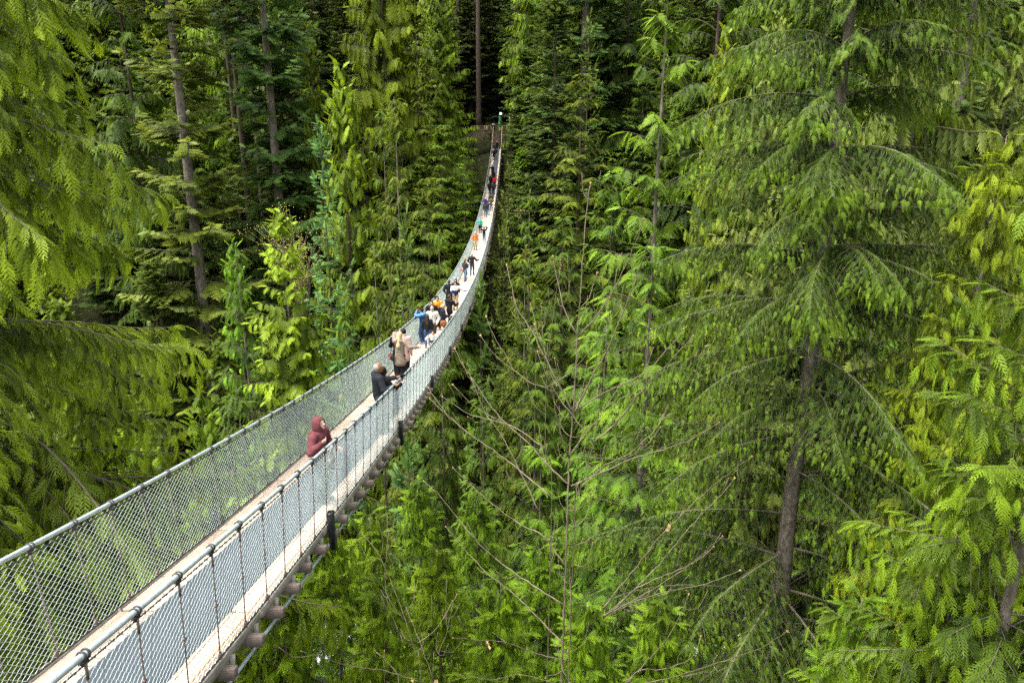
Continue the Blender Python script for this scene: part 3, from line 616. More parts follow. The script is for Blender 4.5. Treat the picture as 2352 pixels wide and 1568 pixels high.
def forest():
    # ---- far bank, left of the bridge
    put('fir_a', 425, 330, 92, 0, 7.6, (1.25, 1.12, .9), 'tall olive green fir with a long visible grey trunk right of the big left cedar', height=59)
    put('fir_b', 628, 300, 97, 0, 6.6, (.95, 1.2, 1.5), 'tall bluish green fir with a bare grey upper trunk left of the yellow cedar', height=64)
    put('hem_a', 300, 200, 104, 0, 6.5, MID, 'dark hemlock glimpsed between the big left cedar and the olive fir', height=62)
    put('cedar_a', 520, 100, 118, 0, 6.0, (.9, 1., .9), 'green cedar filling the gap between the olive fir and the bluish fir', height=64)
    put('cedar_b', 792, 380, 80, 148, 6.4, BRIGHT, 'yellow green cedar with a pointed top and ladder like branches above the viewing deck')
    put('cedar_b', 712, 120, 100, 60, 3.6, YEL, 'small bright yellow cedar top poking out behind the bluish fir')
    put('cedar_a', 885, 200, 104, 0, 7.0, YEL, 'tall yellow green cedar with shaggy hanging sprays at the top edge left of centre', height=66)
    put('hem_b', 958, 160, 103, 30, 6.8, OLIVE, 'olive hemlock with a thin pale trunk between the shaggy cedar and the bridge end')
    put('cedar_a', 1012, 150, 112, -120, 6.0, (1.05, 1.1, .9), 'broad drooping cedar whose right edge hangs over the far landing platform')
    put('hem_b', 884, 400, 78, 250, 4.4, (1.02, 1.0, .9), 'slim hemlock with a thin bare trunk, left one of two standing side by side')
    put('hem_b', 912, 380, 76, 225, 4.8, OLIVE, 'slim hemlock with a thin bare trunk, right one of two standing side by side')
    put('hem_a', 1018, 430, 92, 288, 6.2, (1.05, 1.1, .9), 'bushy green hemlock directly left of the upper bridge span')
    put('hem_c', 1066, 430, 100, 330, 3.4, BRIGHT, 'bright green young hemlock touching the left mesh near the far stairs')
    put('hem_a', 985, 560, 72, 410, 5.4, OLIVE, 'olive hemlock low on the slope left of the mid bridge')
    put('hem_c', 1010, 640, 62, 520, 3.6, MID, 'small dark hemlock beside the left mesh behind the crowd')
    put('spruce', 752, 560, 46, 292, 2.7, (1.0, 1.45, 2.3), 'blue green spruce with sparse candelabra top branches below the yellow cedar', base=-24)
    put('cedar_y', 655, 620, 40, 488, 2.9, BRIGHT, 'bright young cedar with hanging sprays and a pale bare stem by the left rail', base=-16)
    put('hem_c', 560, 760, 56, 560, 4.5, DARK, 'dark low hemlock in the hollow left of the bright young cedar')
    put('cedar_b', 540, 640, 66, 560, 4.4, (.8, 1.1, .9), 'small green cedar below the olive fir trunk')
    put('spruce', 935, 640, 60, 500, 3.2, (.9, 1.05, 1.0), 'small spruce with a pale leader left of the crowd')
    put('hem_c', 865, 700, 52, 560, 3.6, OLIVE, 'olive young hemlock beside the blue green spruce')
    put('hem_c', 800, 820, 44, 690, 3.0, MID, 'dark young hemlock behind the left mesh under the blue green spruce')
    put('cedar_b', 470, 1000, 34, 900, 3.4, (.8, .9, .8), 'shaded cedar seen through the left mesh')
    put('cedar_y', 330, 1200, 24, 1010, 2.8, (.9, 1.0, .9), 'green cedar top seen through the near left mesh')
    put('cedar_y', 120, 1350, 15, 1180, 2.2, (.75, .9, .85), 'shaded cedar close behind the nearest left mesh', base=-22)
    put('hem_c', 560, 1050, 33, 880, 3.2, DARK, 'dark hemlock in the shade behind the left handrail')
    # bare dark trunks in the gap
    # ---- far bank, right of the bridge
    put('cedar_a', 1248, 120, 128, 0, 7.4, (1.02, 1.1, 1.05), 'broad drooping cedar at the top edge just right of the centre gap', height=69)
    put('fir_b', 1343, 100, 108, 0, 6.8, (.78, 1.0, 1.35), 'bluish grey fir with a visible trunk at the top edge right of centre', height=69)
    put('spruce', 1352, 120, 94, 40, 4.2, (.95, 1.05, 1.0), 'slender light green spruce top in front of the bluish grey fir')
    put('hem_a', 1330, 420, 84, 170, 7.2, OLIVE, 'broad olive hemlock right of the upper bridge behind the tall brown bud')
    put('hem_a', 1440, 100, 110, 0, 6.6, DARK, 'dark green conifer behind the light hemlock at the top right of centre', height=64)
    put('hem_b', 1522, 200, 38, -70, 6.0, (1.25, 1.28, 1.1), 'tall light green hemlock with a thin trunk and wide loose tiers of branches', rot=.4)
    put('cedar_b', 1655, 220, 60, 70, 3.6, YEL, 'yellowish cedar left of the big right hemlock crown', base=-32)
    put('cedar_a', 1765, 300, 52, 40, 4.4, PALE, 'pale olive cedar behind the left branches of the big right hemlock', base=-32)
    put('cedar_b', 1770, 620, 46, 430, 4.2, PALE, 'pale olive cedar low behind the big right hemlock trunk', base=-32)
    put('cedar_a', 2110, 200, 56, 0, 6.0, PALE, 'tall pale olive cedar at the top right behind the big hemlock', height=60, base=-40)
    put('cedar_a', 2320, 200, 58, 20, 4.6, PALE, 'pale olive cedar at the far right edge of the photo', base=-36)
    put('fir_a', 2225, 100, 84, 0, 7.0, DARK, 'dark fir between the two pale cedars at top right', height=62)
    put('hem_a', 1650, 60, 88, 0, 7.0, DARK, 'dark hemlock behind the light hemlock at the top right', height=66)
    put('hem_a', 1900, 60, 90, 0, 7.0, (.7, .8, .7), 'dark hemlock directly behind the big hemlock top', height=69)
    put('spruce', 1168, 470, 96, 382, 3.4, (1.1, 1.05, .9), 'pointed light green young conifer right of the far bridge span')
    put('spruce', 1157, 560, 74, 492, 3.0, (1.15, 1.1, .9), 'pointed light green young conifer close to the right mesh in mid span')
    put('fir_far', 1206, 300, 126, 120, 3.6, (.9, 1.05, .9), 'dark conifer standing close right of the far stairs')
    put('fir_far', 1252, 330, 116, 120, 4.8, (.85, 1.0, .9), 'dark conifer right of the far stairs, behind the olive hemlock', height=36)
    put('cedar_far', 1196, 420, 108, 340, 2.6, (.75, .95, .8), 'dark green cedar under the right side of the upper bridge span')
    put('hem_c', 1092, 430, 118, 352, 2.4, (.75, .8, .7), 'low shrubby conifer on the bank below the far landing platform')
    put('hem_c', 1215, 560, 78, 440, 4.6, MID, 'green hemlock behind the pointed young conifers')
    put('hem_c', 1205, 700, 62, 560, 4.0, OLIVE, 'olive hemlock right of the crowd below the bridge')
    put('hem_a', 1290, 700, 64, 500, 5.4, MID, 'bushy hemlock behind the bare maple top')
    put('hem_a', 1400, 620, 47, 400, 5.0, (1.0, 1.15, 1.0), 'green hemlock with wide tiers below the light hemlock')
    put('hem_b', 1482, 900, 30, 560, 5.2, (.92, 1.05, .95), 'deep green hemlock with a shaded trunk right of the bare maple', rot=1.0)
    put('hem_c', 1385, 950, 40, 740, 4.4, (.95, 1.2, 1.2), 'blue green hemlock behind the bare maple trunk')
    put('hem_c', 1230, 900, 48, 740, 4.4, MID, 'green hemlock left of the bare maple trunk')
    put('spruce', 1105, 900, 46, 660, 3.6, (.9, 1.1, 1.0), 'spruce growing under the right side of the bridge beams')
    put('hem_c', 1110, 1080, 38, 890, 3.6, MID, 'green hemlock low under the bridge left of the maple branches')
    put('spruce', 945, 1250, 27, 1010, 3.4, (.8, 1.1, 1.3), 'dark blue green spruce with a bent top below the black light boxes')
    put('hem_c', 1240, 1200, 30, 1010, 3.8, (1.0, 1.15, .95), 'fresh green hemlock behind the lower maple stems')
    put('hem_c', 1550, 1300, 24, 1060, 3.8, (.9, 1.1, .9), 'green hemlock below the deep green hemlock')
    put('hem_c', 1420, 1350, 22, 1200, 3.2, (.85, 1.05, .95), 'shaded hemlock behind the maple stems at the bottom')
    put('spruce', 1590, 690, 56, 520, 4.0, MID, 'dark young conifer in the gap under the pale cedar')
    put('hem_c', 1640, 1150, 33, 880, 4.0, DARK, 'dark hemlock in the hollow left of the big trunk')
    put('hem_c', 2010, 700, 40, 560, 4.0, (.8, .95, 1.1), 'grey green conifer in the gap right of the big hemlock trunk')
    put('cedar_b', 2080, 560, 62, 380, 4.8, DARK, 'dark cedar in the gap at the right under the pale cedars')
forest()
# ---- the large near trees, each grown for its place
def heroes():
    def hero(key, x, y, base, name, label, color, rot=0, s=1.0, sz=1.0):
        t = plant(key, (x, y, base), s, sz, rot, color, name, label); PLANTED.append((x, y, PT[key]['R'])); return t
    # left cedar: trunk just outside the left edge
    p = at(-110, 600, 15.5)
    CB = [(L, bough_mesh('bough', L, 400+i*7, T_ced_h, cv, 'cedar', .22, .27, (.17, .30, 1.25), 1.05, .5, .36, .42, br=.008+.004*L)) for i, (L, cv) in enumerate(
        ((1.4, (.10, -.75, .30)), (2.6, (.12, -.95, .45)), (2.9, (.05, -.75, .40)), (4.2, (.12, -1.0, .52)), (4.6, (.02, -.80, .48)), (6.0, (.10, -1.0, .55))))]
    bough_tree('red_cedar', 'huge near cedar with drooping bright tipped sprays filling the left side of the photo', (p[0], p[1], -25.0), 41.5, 10.6, 41, 330, CB,
        .10, 1.18, .25, (1.5, 1.45, 1.2), 'bark', .34, 11.5, (-.45, -.45), .85)
    # right hemlock: big tree with visible grey trunk
    p = at(1868, 760, 20.5)
    HB = [(L, bough_mesh('bough', L, 500+i*7, T_hem_h, cv, 'hemlock', .15, .165, (.17, .28, 1.5), .80, .6, .33, .40, br=.008+.0045*L)) for i, (L, cv) in enumerate(
        ((1.2, (.15, -.25, -.10)), (2.4, (.12, -.22, -.12)), (2.8, (.02, -.10, -.18)), (4.2, (.12, -.24, -.12)), (4.8, (.0, -.08, -.20)), (6.4, (.10, -.20, -.14))))]
    bough_tree('hemlock', 'big near hemlock with a grey trunk and wide drooping branches on the right', (p[0], p[1], -20.0), 35, 7.6, 42, 250, HB,
        .10, .66, .45, (1.2, 1.22, 1.1), 'pale_bark', .31, 5, (-1.57, -.80), 1.25, window=(10.2, 15.0, -1.9, .90))
    # right-hand cedars
    PT['cedar_near'] = make_tree('cedar', 17, 3.6, 43, 112, .06, .20, .20, zmin=1.5, tpl=T_ced_h, curve=(.28, -.75, .22), mat='cedar', bark='pale_bark', r_base=.14,
        l2=(.22, .30, 1.0), tdroop=.85, tfwd=.55, tint0=.32, power=.85, branch_r=.012, gap=.06, tiprate=.46)
    p = at(2240, 700, 19.5); hero('cedar_near', p[0], p[1], -14.2, 'young_cedar', 'light yellow green cedar with an arching tip right of the big hemlock', (1.25, 1.15, 1.0), 2.0)
    p = at(2470, 700, 11.0); hero('cedar_near', p[0], p[1], -13.4, 'young_cedar', 'near cedar leaning in from the right edge with dark branches', (.8, .9, .8), .6, 1.0, 1.02)
    p = at(2160, 1500, 11.5); hero('cedar_near', p[0], p[1], -20.6, 'young_cedar', 'dark cedar with bright spray tips in the lower right corner', (.85, 1.0, .85), 4.1, 1.05, 1.0)
    p = at(1960, 1500, 15.0); hero('cedar_near', p[0], p[1], -23.5, 'young_cedar', 'shaded cedar under the big hemlock at the bottom right', (.7, .9, .8), 5.3, 1.0, 1.0)
    # cedars right under the bridge
    for vx, vy, d, rot, c, lb in ((640, 1330, 13.5, 4.4, (.85, 1.0, .8), 'shaded cedar at the bottom edge under the nearest beams'),
                                  (760, 1215, 17.0, .3, (1.0, 1.12, .9), 'flat fanned cedar top directly below the nearest light box'),
                                  (850, 1180, 20.5, 3.1, (.9, 1.0, .85), 'cedar with drooping fronds just beyond the nearest light box'),
                                  (960, 1110, 25.0, 1.2, (.8, .95, .8), 'dark cedar under the second light box from the viewer'),
                                  (1005, 1265, 18.0, 2.2, (1.08, 1.14, .9), 'bright cedar top between the bridge beams and the lower maple stems'),
                                  (1095, 1150, 23.0, 5.0, (.85, 1.05, .95), 'cedar behind the left branches of the bare maple'),
                                  (880, 1345, 14.5, 5.9, (1.05, 1.15, .95), 'bright fanned cedar at the bottom behind the thin saplings'),
                                  (1150, 1340, 15.5, 5.6, (.95, 1.1, .9), 'green cedar behind the bottom stems of the bare maple'),
                                  (1240, 1260, 20.0, 2.9, (.85, 1.05, .9), 'cedar top right behind the maple trunk near the bottom'),
                                  (1350, 1390, 15.0, 1.9, (.9, 1.08, .9), 'cedar at the bottom edge right of the maple trunk'),
                                  (1520, 1380, 17.0, .9, (.85, 1.0, .9), 'shaded cedar at the bottom edge left of the big hemlock foot')):
        p = at(vx, vy, d); hero('cedar_near', p[0], p[1], p[2]-17, 'young_cedar', lb, c, rot)
heroes()

def fillers():
    """the rest of the wood: trees nothing tells apart, on a jittered grid, kept clear of the bridge"""
    r = np.random.default_rng(99); n = 0
    kinds = [('fir_far', 40, 6.4), ('hem_a', 32, 6.4), ('cedar_far', 34, 6.2), ('cedar_far', 34, 6.0)]
    for y0 in np.arange(16, 215, 9.0):
        half = min(105, .82*y0+14)
        for x0 in np.arange(-half, half+1, 9.0 if y0 < 150 else 10.5):
            x = x0+r.uniform(-3, 3)+3.6; y = y0+r.uniform(-3, 3)
            if 47 < y < 74: continue
            if any((x-a)**2+(y-b)**2 < (0.42*(c+4))**2 for a, b, c in PLANTED): continue
            if y < 52 and abs(x) < 8: continue
            if y < 38 and -10 < x < 16: continue
            b = float(terrain(x, y))-.3
            k, h, R = kinds[r.integers(0, 4)]
            h = h*r.uniform(.8, 1.15); R = R*r.uniform(.85, 1.1)
            if y > 130: k = 'fir_far'; h = 44*r.uniform(.85, 1.2)
            if -1-.8*R < x < 1+3.67*(1-y/134)+.8*R and y < 136: h = min(h, float(zd(y))-4.0-b)
            elif y < 47: h = min(h, -12-b+r.uniform(-5, 2))       # near slope: keep below the named trees
            elif y < 95: h = min(h, 2-b)
            if -9 < x < 5.5 and 118 < y < 152: continue
            if h < 5: continue
            if y > 150: lb, g, nm = 'tall dark conifer standing in the dense forest beyond the far landing', 'dark forest trees beyond the landing', 'background_fir'
            elif y > 80: lb, g, nm = 'green conifer standing in the dense forest on the far bank', 'forest trees on the far bank', 'forest_conifer'
            else: lb, g, nm = 'shaded conifer growing deep in the canyon below the bridge', 'trees in the canyon bottom', 'canyon_conifer'
            sd_ = ('far left of' if x < -45 else 'left of' if x < 0 else 'right of' if x < 45 else 'far right of')
            kw = {'fir_far': 'fir', 'hem_a': 'hemlock', 'cedar_far': 'cedar', 'fir_b': 'fir', 'cedar_a': 'cedar'}[k]
            lb = (('tall dark %s beyond the far landing, %s the bridge' if y > 150 else 'tall %s on the far bank below the landing, %s the bridge' if y < 115 and y > 80 else 'tall %s on the far bank level with the landing, %s the bridge' if y > 80 else 'shaded %s deep in the canyon bottom, %s the bridge') % (kw, sd_))
            c = np.array((.78, .85, .85))*r.uniform(.75, 1.15)*np.array([r.uniform(.9, 1.15), 1, r.uniform(.8, 1.3)])
            P_ = PT[k]; plant(k, (x, y, b), R/P_['R'], h/P_['H'], r.uniform(0, 6.28), c, nm, lb, 'tree', g, (r.uniform(-.02, .02), r.uniform(-.02, .02))); n += 1
    print('fillers', n, 'tris', {k: len(v['crown'].polygons) for k, v in PT.items()}, sum(len(v['crown'].polygons) for v in PT.values()))
fillers()
# ------------------------------------------------------------------ bare maple and saplings in front
def SC(kind, pts):
    k = {'a': (1500, 1000, 1.742), 'b': (2100, 650, 1.3775), 'c': (2300, 1700, 1.527), 'd': (900, 1700, 1.809)}[kind]
    return [((k[0]+x/k[2])*.6125, (k[1]+y/k[2])*.6125) for x, y in pts]
def smooth_path(P, n):
    P = np.asarray(P, float)
    if len(P) == 2: t = np.linspace(0, 1, n)[:, None]; return P[0]*(1-t)+P[1]*t
    d = np.concatenate([[0], np.cumsum(np.linalg.norm(np.diff(P, axis=0), axis=1))]); out = []
    E_ = np.vstack([2*P[0]-P[1], P, 2*P[-1]-P[-2]])
    for u in np.linspace(0, d[-1], n):
        i = min(np.searchsorted(d, u, 'right')-1, len(P)-2); t = (u-d[i])/max(1e-9, d[i+1]-d[i])
        p0, p1, p2, p3 = E_[i], E_[i+1], E_[i+2], E_[i+3]
        out.append(.5*((2*p1)+(p2-p0)*t+(2*p0-5*p1+4*p2-p3)*t*t+(3*p1-p0-3*p2+p3)*t**3))
    return np.array(out)
def bud(mb, p, d, s, r):
    d = d/np.linalg.norm(d); T = d
    mb.tube([p-T*s*.2, p+T*s*.25, p+T*s*.6, p+T*s*1.1], [s*.12, s*.20, s*.16, s*.02], 6)
    if s > .02:
        a = np.cross(T, (0.3, .2, .9)); a /= np.linalg.norm(a); b = np.cross(T, a)
        for j in range(3):
            th = j*2.09+r.uniform(0, 1); o = math.cos(th)*a+math.sin(th)*b
            mb.tube([p, p+T*s*.5+o*s*.28, p+T*s*r.uniform(.8, 1.2)+o*s*r.uniform(.2, .5)], [s*.10, s*.15, s*.02], 5)
def bare_tree(root, stems, branches, seed, twig_n=1.0, bud_s=.026, mats=('maple_bark', 'maple_dark')):
    r = np.random.default_rng(seed); tw = MB(); bd = MB()
    def nodes(mb, P, rad):                                # swollen rings where leaves once sat
        for i in range(3, len(P)-1, 4):
            t = P[i+1]-P[i]; t /= np.linalg.norm(t); mb.tube([P[i]-t*rad[i]*.7, P[i], P[i]+t*rad[i]*.7], [rad[i]*1.02, rad[i]*1.28, rad[i]*1.02], 7, cap=False)
    for nm, lst in (('stem', stems), ('branch', branches)):
        for kind, pts, d0, d1, r0, r1, dark in lst:
            px = pts if kind == 'v' else SC(kind, pts); n = len(px); ds = d0+(d1-d0)*(np.linspace(0, 1, n)**1.2)
            P3 = np.array([at(vx, vy, dd) for (vx, vy), dd in zip(px, ds)])
            if nm == 'stem':                              # carry the stem down to the ground
                b = P3[0].copy(); b[2] = float(terrain(b[0], b[1]))-.3; P3 = np.vstack([b+np.array([.15, .1, 0]), (b+P3[0])/2, P3])
            L = np.linalg.norm(np.diff(P3, axis=0), axis=1).sum(); k = max(8, int(L/.085)); P = smooth_path(P3, k)
            P[1:-1] += r.normal(0, .004, (k-2, 3))
            rad = (r0+(r1-r0)*np.linspace(0, 1, k)**.8)*.85
            mb = MB(); mb.tube(P, rad, 9 if r0 > .012 else 7); nodes(mb, P, rad)
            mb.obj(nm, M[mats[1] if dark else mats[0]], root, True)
            bud(bd, P[-1], P[-1]-P[-3], bud_s*r.uniform(.8, 1.3), r)
            for i in range(4, k-2, 4):                    # opposite side twigs
                if r.uniform() > .55*twig_n: continue
                t = P[i+1]-P[i]; t /= np.linalg.norm(t); a = np.cross(t, r.normal(0, 1, 3)); a /= np.linalg.norm(a)
                for s in (1, -1):
                    if r.uniform() < .35: continue
                    l = r.uniform(.05, .34)*(1 if nm == 'branch' else 1.5); m = P[i]+t*l*.25+s*a*l*.55; e = P[i]+t*l*.75+s*a*l*.75+np.array([0, 0, l*.3])
                    tw.tube(smooth_path([P[i], m, e], 5), np.linspace(min(rad[i]*.6, .005), .0022, 5), 5)
                    bud(bd, e, e-m, bud_s*r.uniform(.5, .8), r)
    tw.obj('twigs', M['maple_bark'], root, True, kind='stuff'); bd.obj('buds', M['bud'], root, True, kind='stuff')
def maples():
    q = at(1285, 1568, 8.0); zb = float(terrain(q[0], q[1]))
    T = thing('bare_maple', 'leafless young maple with brown buds and forking pale stems in front, right of the bridge', 'tree', (0, 0, 0))
    bare_tree(T, [
        ('a', [(1095, 1568), (1105, 1430), (1105, 1250), (1130, 960), (1160, 450), (1175, 250), (1190, 0), (1215, -330), (1244, -535)], 8.0, 8.1, .036, .006, 0),
        ('a', [(990, 1568), (965, 1300), (950, 1200), (955, 790), (975, 540), (1010, 250), (1045, 20)], 8.3, 8.7, .022, .004, 1),
        ('a', [(1140, 1640), (1165, 1500), (1200, 1380), (1265, 1150), (1310, 850), (1345, 580), (1365, 330), (1370, 210)], 7.7, 7.2, .024, .004, 1)], [
        ('a', [(1165, 455), (1300, 300), (1430, 90), (1540, -160), (1590, -300)], 8.0, 7.6, .012, .004, 0),
        ('a', [(1165, 455), (1080, 290), (1040, 130), (1000, -60)], 8.0, 8.4, .009, .003, 0),
        ('a', [(1135, 960), (1270, 690), (1345, 560), (1500, 190), (1600, -90), (1640, -200)], 8.0, 7.4, .016, .004, 0),
        ('a', [(1135, 950), (1300, 840), (1600, 690), (1760, 520), (1850, 410)], 8.0, 8.9, .012, .004, 1),
        ('a', [(1130, 960), (970, 640), (850, 400), (770, 280), (725, 130), (700, 0)], 8.0, 8.6, .013, .004, 0),
        ('a', [(1130, 975), (1010, 830), (930, 660), (800, 400), (730, 210)], 8.0, 7.2, .011, .003, 1),
        ('a', [(1265, 1150), (1430, 1000), (1560, 830), (1700, 680), (1910, 460)], 7.5, 6.8, .014, .004, 0),
        ('a', [(1265, 1150), (1130, 970), (1060, 890), (975, 740), (900, 560)], 7.5, 7.9, .011, .003, 1),
        ('a', [(1240, 1245), (1350, 1255), (1470, 1250), (1570, 1190), (1640, 1130), (1700, 1050)], 7.5, 8.4, .010, .003, 1),
        ('a', [(1120, 1430), (1350, 1330), (1530, 1250), (1700, 1200), (1916, 1120), (2080, 1020)], 8.0, 7.0, .014, .004, 0),
        ('a', [(1105, 1425), (960, 1290), (840, 1150), (700, 1030), (580, 890), (480, 740), (400, 630), (360, 540)], 8.0, 8.8, .014, .003, 0),
        ('a', [(1105, 1245), (1180, 1130), (1280, 1010), (1360, 890), (1440, 770)], 8.0, 8.6, .010, .003, 0),
        ('a', [(1105, 1245), (1040, 1060), (1010, 900), (970, 690), (930, 500), (925, 270)], 8.0, 7.5, .012, .003, 0),
        ('a', [(950, 1190), (830, 1100), (700, 1030), (550, 990), (430, 950), (280, 850)], 8.35, 9.2, .010, .003, 0),
        ('a', [(700, 1030), (560, 960), (440, 870), (350, 775)], 8.75, 9.0, .006, .003, 0),
        ('a', [(955, 790), (860, 760), (750, 680), (620, 580), (530, 455)], 8.4, 9.0, .009, .003, 1),
        ('a', [(750, 690), (680, 560), (600, 430), (565, 330)], 8.7, 9.2, .006, .003, 1),
        ('a', [(955, 790), (1100, 700), (1200, 600), (1300, 485), (1380, 350), (1435, 230)], 8.4, 7.8, .008, .003, 0),
        ('a', [(975, 540), (900, 450), (880, 380)], 8.5, 8.7, .005, .003, 1),
        ('a', [(1350, 575), (1460, 540), (1560, 500), (1640, 455)], 7.3, 6.9, .005, .003, 1),
        ('a', [(1170, 270), (1230, 210), (1285, 50)], 8.05, 8.3, .006, .003, 0),
        ('a', [(985, 1500), (870, 1400), (780, 1330), (640, 1220), (480, 1110), (330, 990), (200, 865)], 8.25, 9.2, .012, .003, 0),
        ('a', [(480, 1110), (360, 1010), (250, 890), (190, 795)], 8.9, 9.4, .006, .003, 0),
        ('a', [(905, 1590), (840, 1450), (785, 1340), (690, 1150), (600, 1010), (560, 960), (470, 740)], 8.4, 9.2, .012, .003, 0),
        ('a', [(1185, 1440), (1330, 1300), (1480, 1230), (1640, 1090), (1760, 960), (1840, 1005)], 7.7, 8.3, .009, .003, 0),
        ('c', [(-60, 930), (0, 895), (150, 760), (430, 640), (570, 535)], 7.9, 7.0, .013, .003, 0),
        ('c', [(-60, 935), (60, 870), (270, 750), (470, 610), (620, 475)], 7.9, 7.3, .011, .003, 0),
        ('c', [(-50, 930), (120, 780), (300, 590), (430, 430), (640, 210), (690, 145)], 7.9, 8.4, .012, .003, 0),
        ('c', [(-60, 940), (120, 850), (270, 800), (440, 765), (560, 735), (720, 670)], 7.9, 8.6, .009, .003, 0),
        ('c', [(-60, 890), (90, 700), (300, 440), (520, 230), (690, 90), (790, 20)], 7.9, 7.2, .014, .003, 0),
        ('c', [(60, 1320), (180, 1200), (300, 1070), (390, 910), (430, 810)], 7.3, 7.9, .008, .003, 1),
        ('c', [(60, 1330), (150, 1240), (290, 1230), (450, 1165), (500, 1050)], 7.3, 8.0, .007, .003, 0),
        ('c', [(120, 1330), (300, 1290), (470, 1240), (680, 1170), (850, 1110), (990, 1020)], 7.2, 6.8, .009, .003, 1),
        ('d', [(2200, 1300), (2010, 1100), (1870, 960), (1700, 830), (1550, 680), (1400, 500)], 8.0, 9.0, .012, .003, 0),
        ('d', [(2190, 1020), (2000, 900), (1850, 800), (1650, 640), (1480, 440), (1340, 270), (1250, 190)], 8.0, 9.2, .012, .003, 0),
        ('d', [(2240, 1410), (2000, 1350), (1800, 1280), (1600, 1260), (1450, 1250)], 8.0, 7.2, .008, .003, 0),
        ('d', [(2150, 1560), (1900, 1500), (1700, 1530), (1500, 1500)], 7.9, 7.3, .006, .003, 0),
        ('d', [(2210, 770), (2060, 560), (1900, 480), (1640, 280), (1450, 100)], 8.0, 8.8, .010, .003, 0)], 5)
    # dead leaves still hanging on
    for vx, vy, d in ((1122, 1480, 7.6), (1540, 1212, 7.4), (945, 1555, 7.6), (1005, 1560, 7.6)):
        c = at(vx, vy, d); mb = MB(); r = np.random.default_rng(int(vx)); s = .055
        for j in range(4):
            a = r.normal(0, 1, 3); a /= np.linalg.norm(a); b = np.cross(a, r.normal(0, 1, 3)); b /= np.linalg.norm(b)
            V = [c, c+a*s*.6+b*s*.35, c+a*s*1.2+b*s*.1, c+a*s*.7-b*s*.35]; mb.add(V, [(0, 1, 2, 3)])
        mb.obj('dead_leaf', M['bud'], T)
    S = thing('bare_sapling', 'thin leafless saplings with upright reddish twigs at the bottom centre under the bridge', 'sapling', (0, 0, 0))
    bare_tree(S, [
        ('d', [(1230, 1550), (1180, 1330), (1130, 1150), (1080, 1000), (1020, 850), (940, 680), (830, 540)], 7.0, 7.6, .014, .003, 0),
        ('d', [(1310, 1556), (1350, 1350), (1400, 1230), (1440, 1030), (1470, 960)], 7.2, 7.4, .010, .003, 0),
        ('d', [(980, 1556), (980, 1400), (980, 1340)], 7.0, 7.1, .006, .003, 1)], [
        ('d', [(1125, 1150), (1020, 1000), (985, 880), (1000, 600), (1000, 430)], 7.2, 7.5, .008, .003, 1),
        ('d', [(1030, 850), (1040, 760), (1070, 530)], 7.4, 7.0, .006, .003, 0),
        ('d', [(1180, 1330), (1070, 1200), (960, 1050), (880, 930)], 7.1, 6.6, .006, .003, 1),
        ('d', [(1310, 1540), (1240, 1330), (1180, 1180), (1130, 1050)], 7.2, 7.6, .006, .003, 0),
        ('d', [(1230, 1550), (1000, 1480), (760, 1440), (600, 1400), (420, 1340)], 7.0, 6.2, .008, .003, 0),
        ('d', [(1210, 1280), (1320, 1200), (1420, 1040), (1440, 1000)], 7.1, 7.5, .005, .003, 0)], 8, bud_s=.018)
maples()

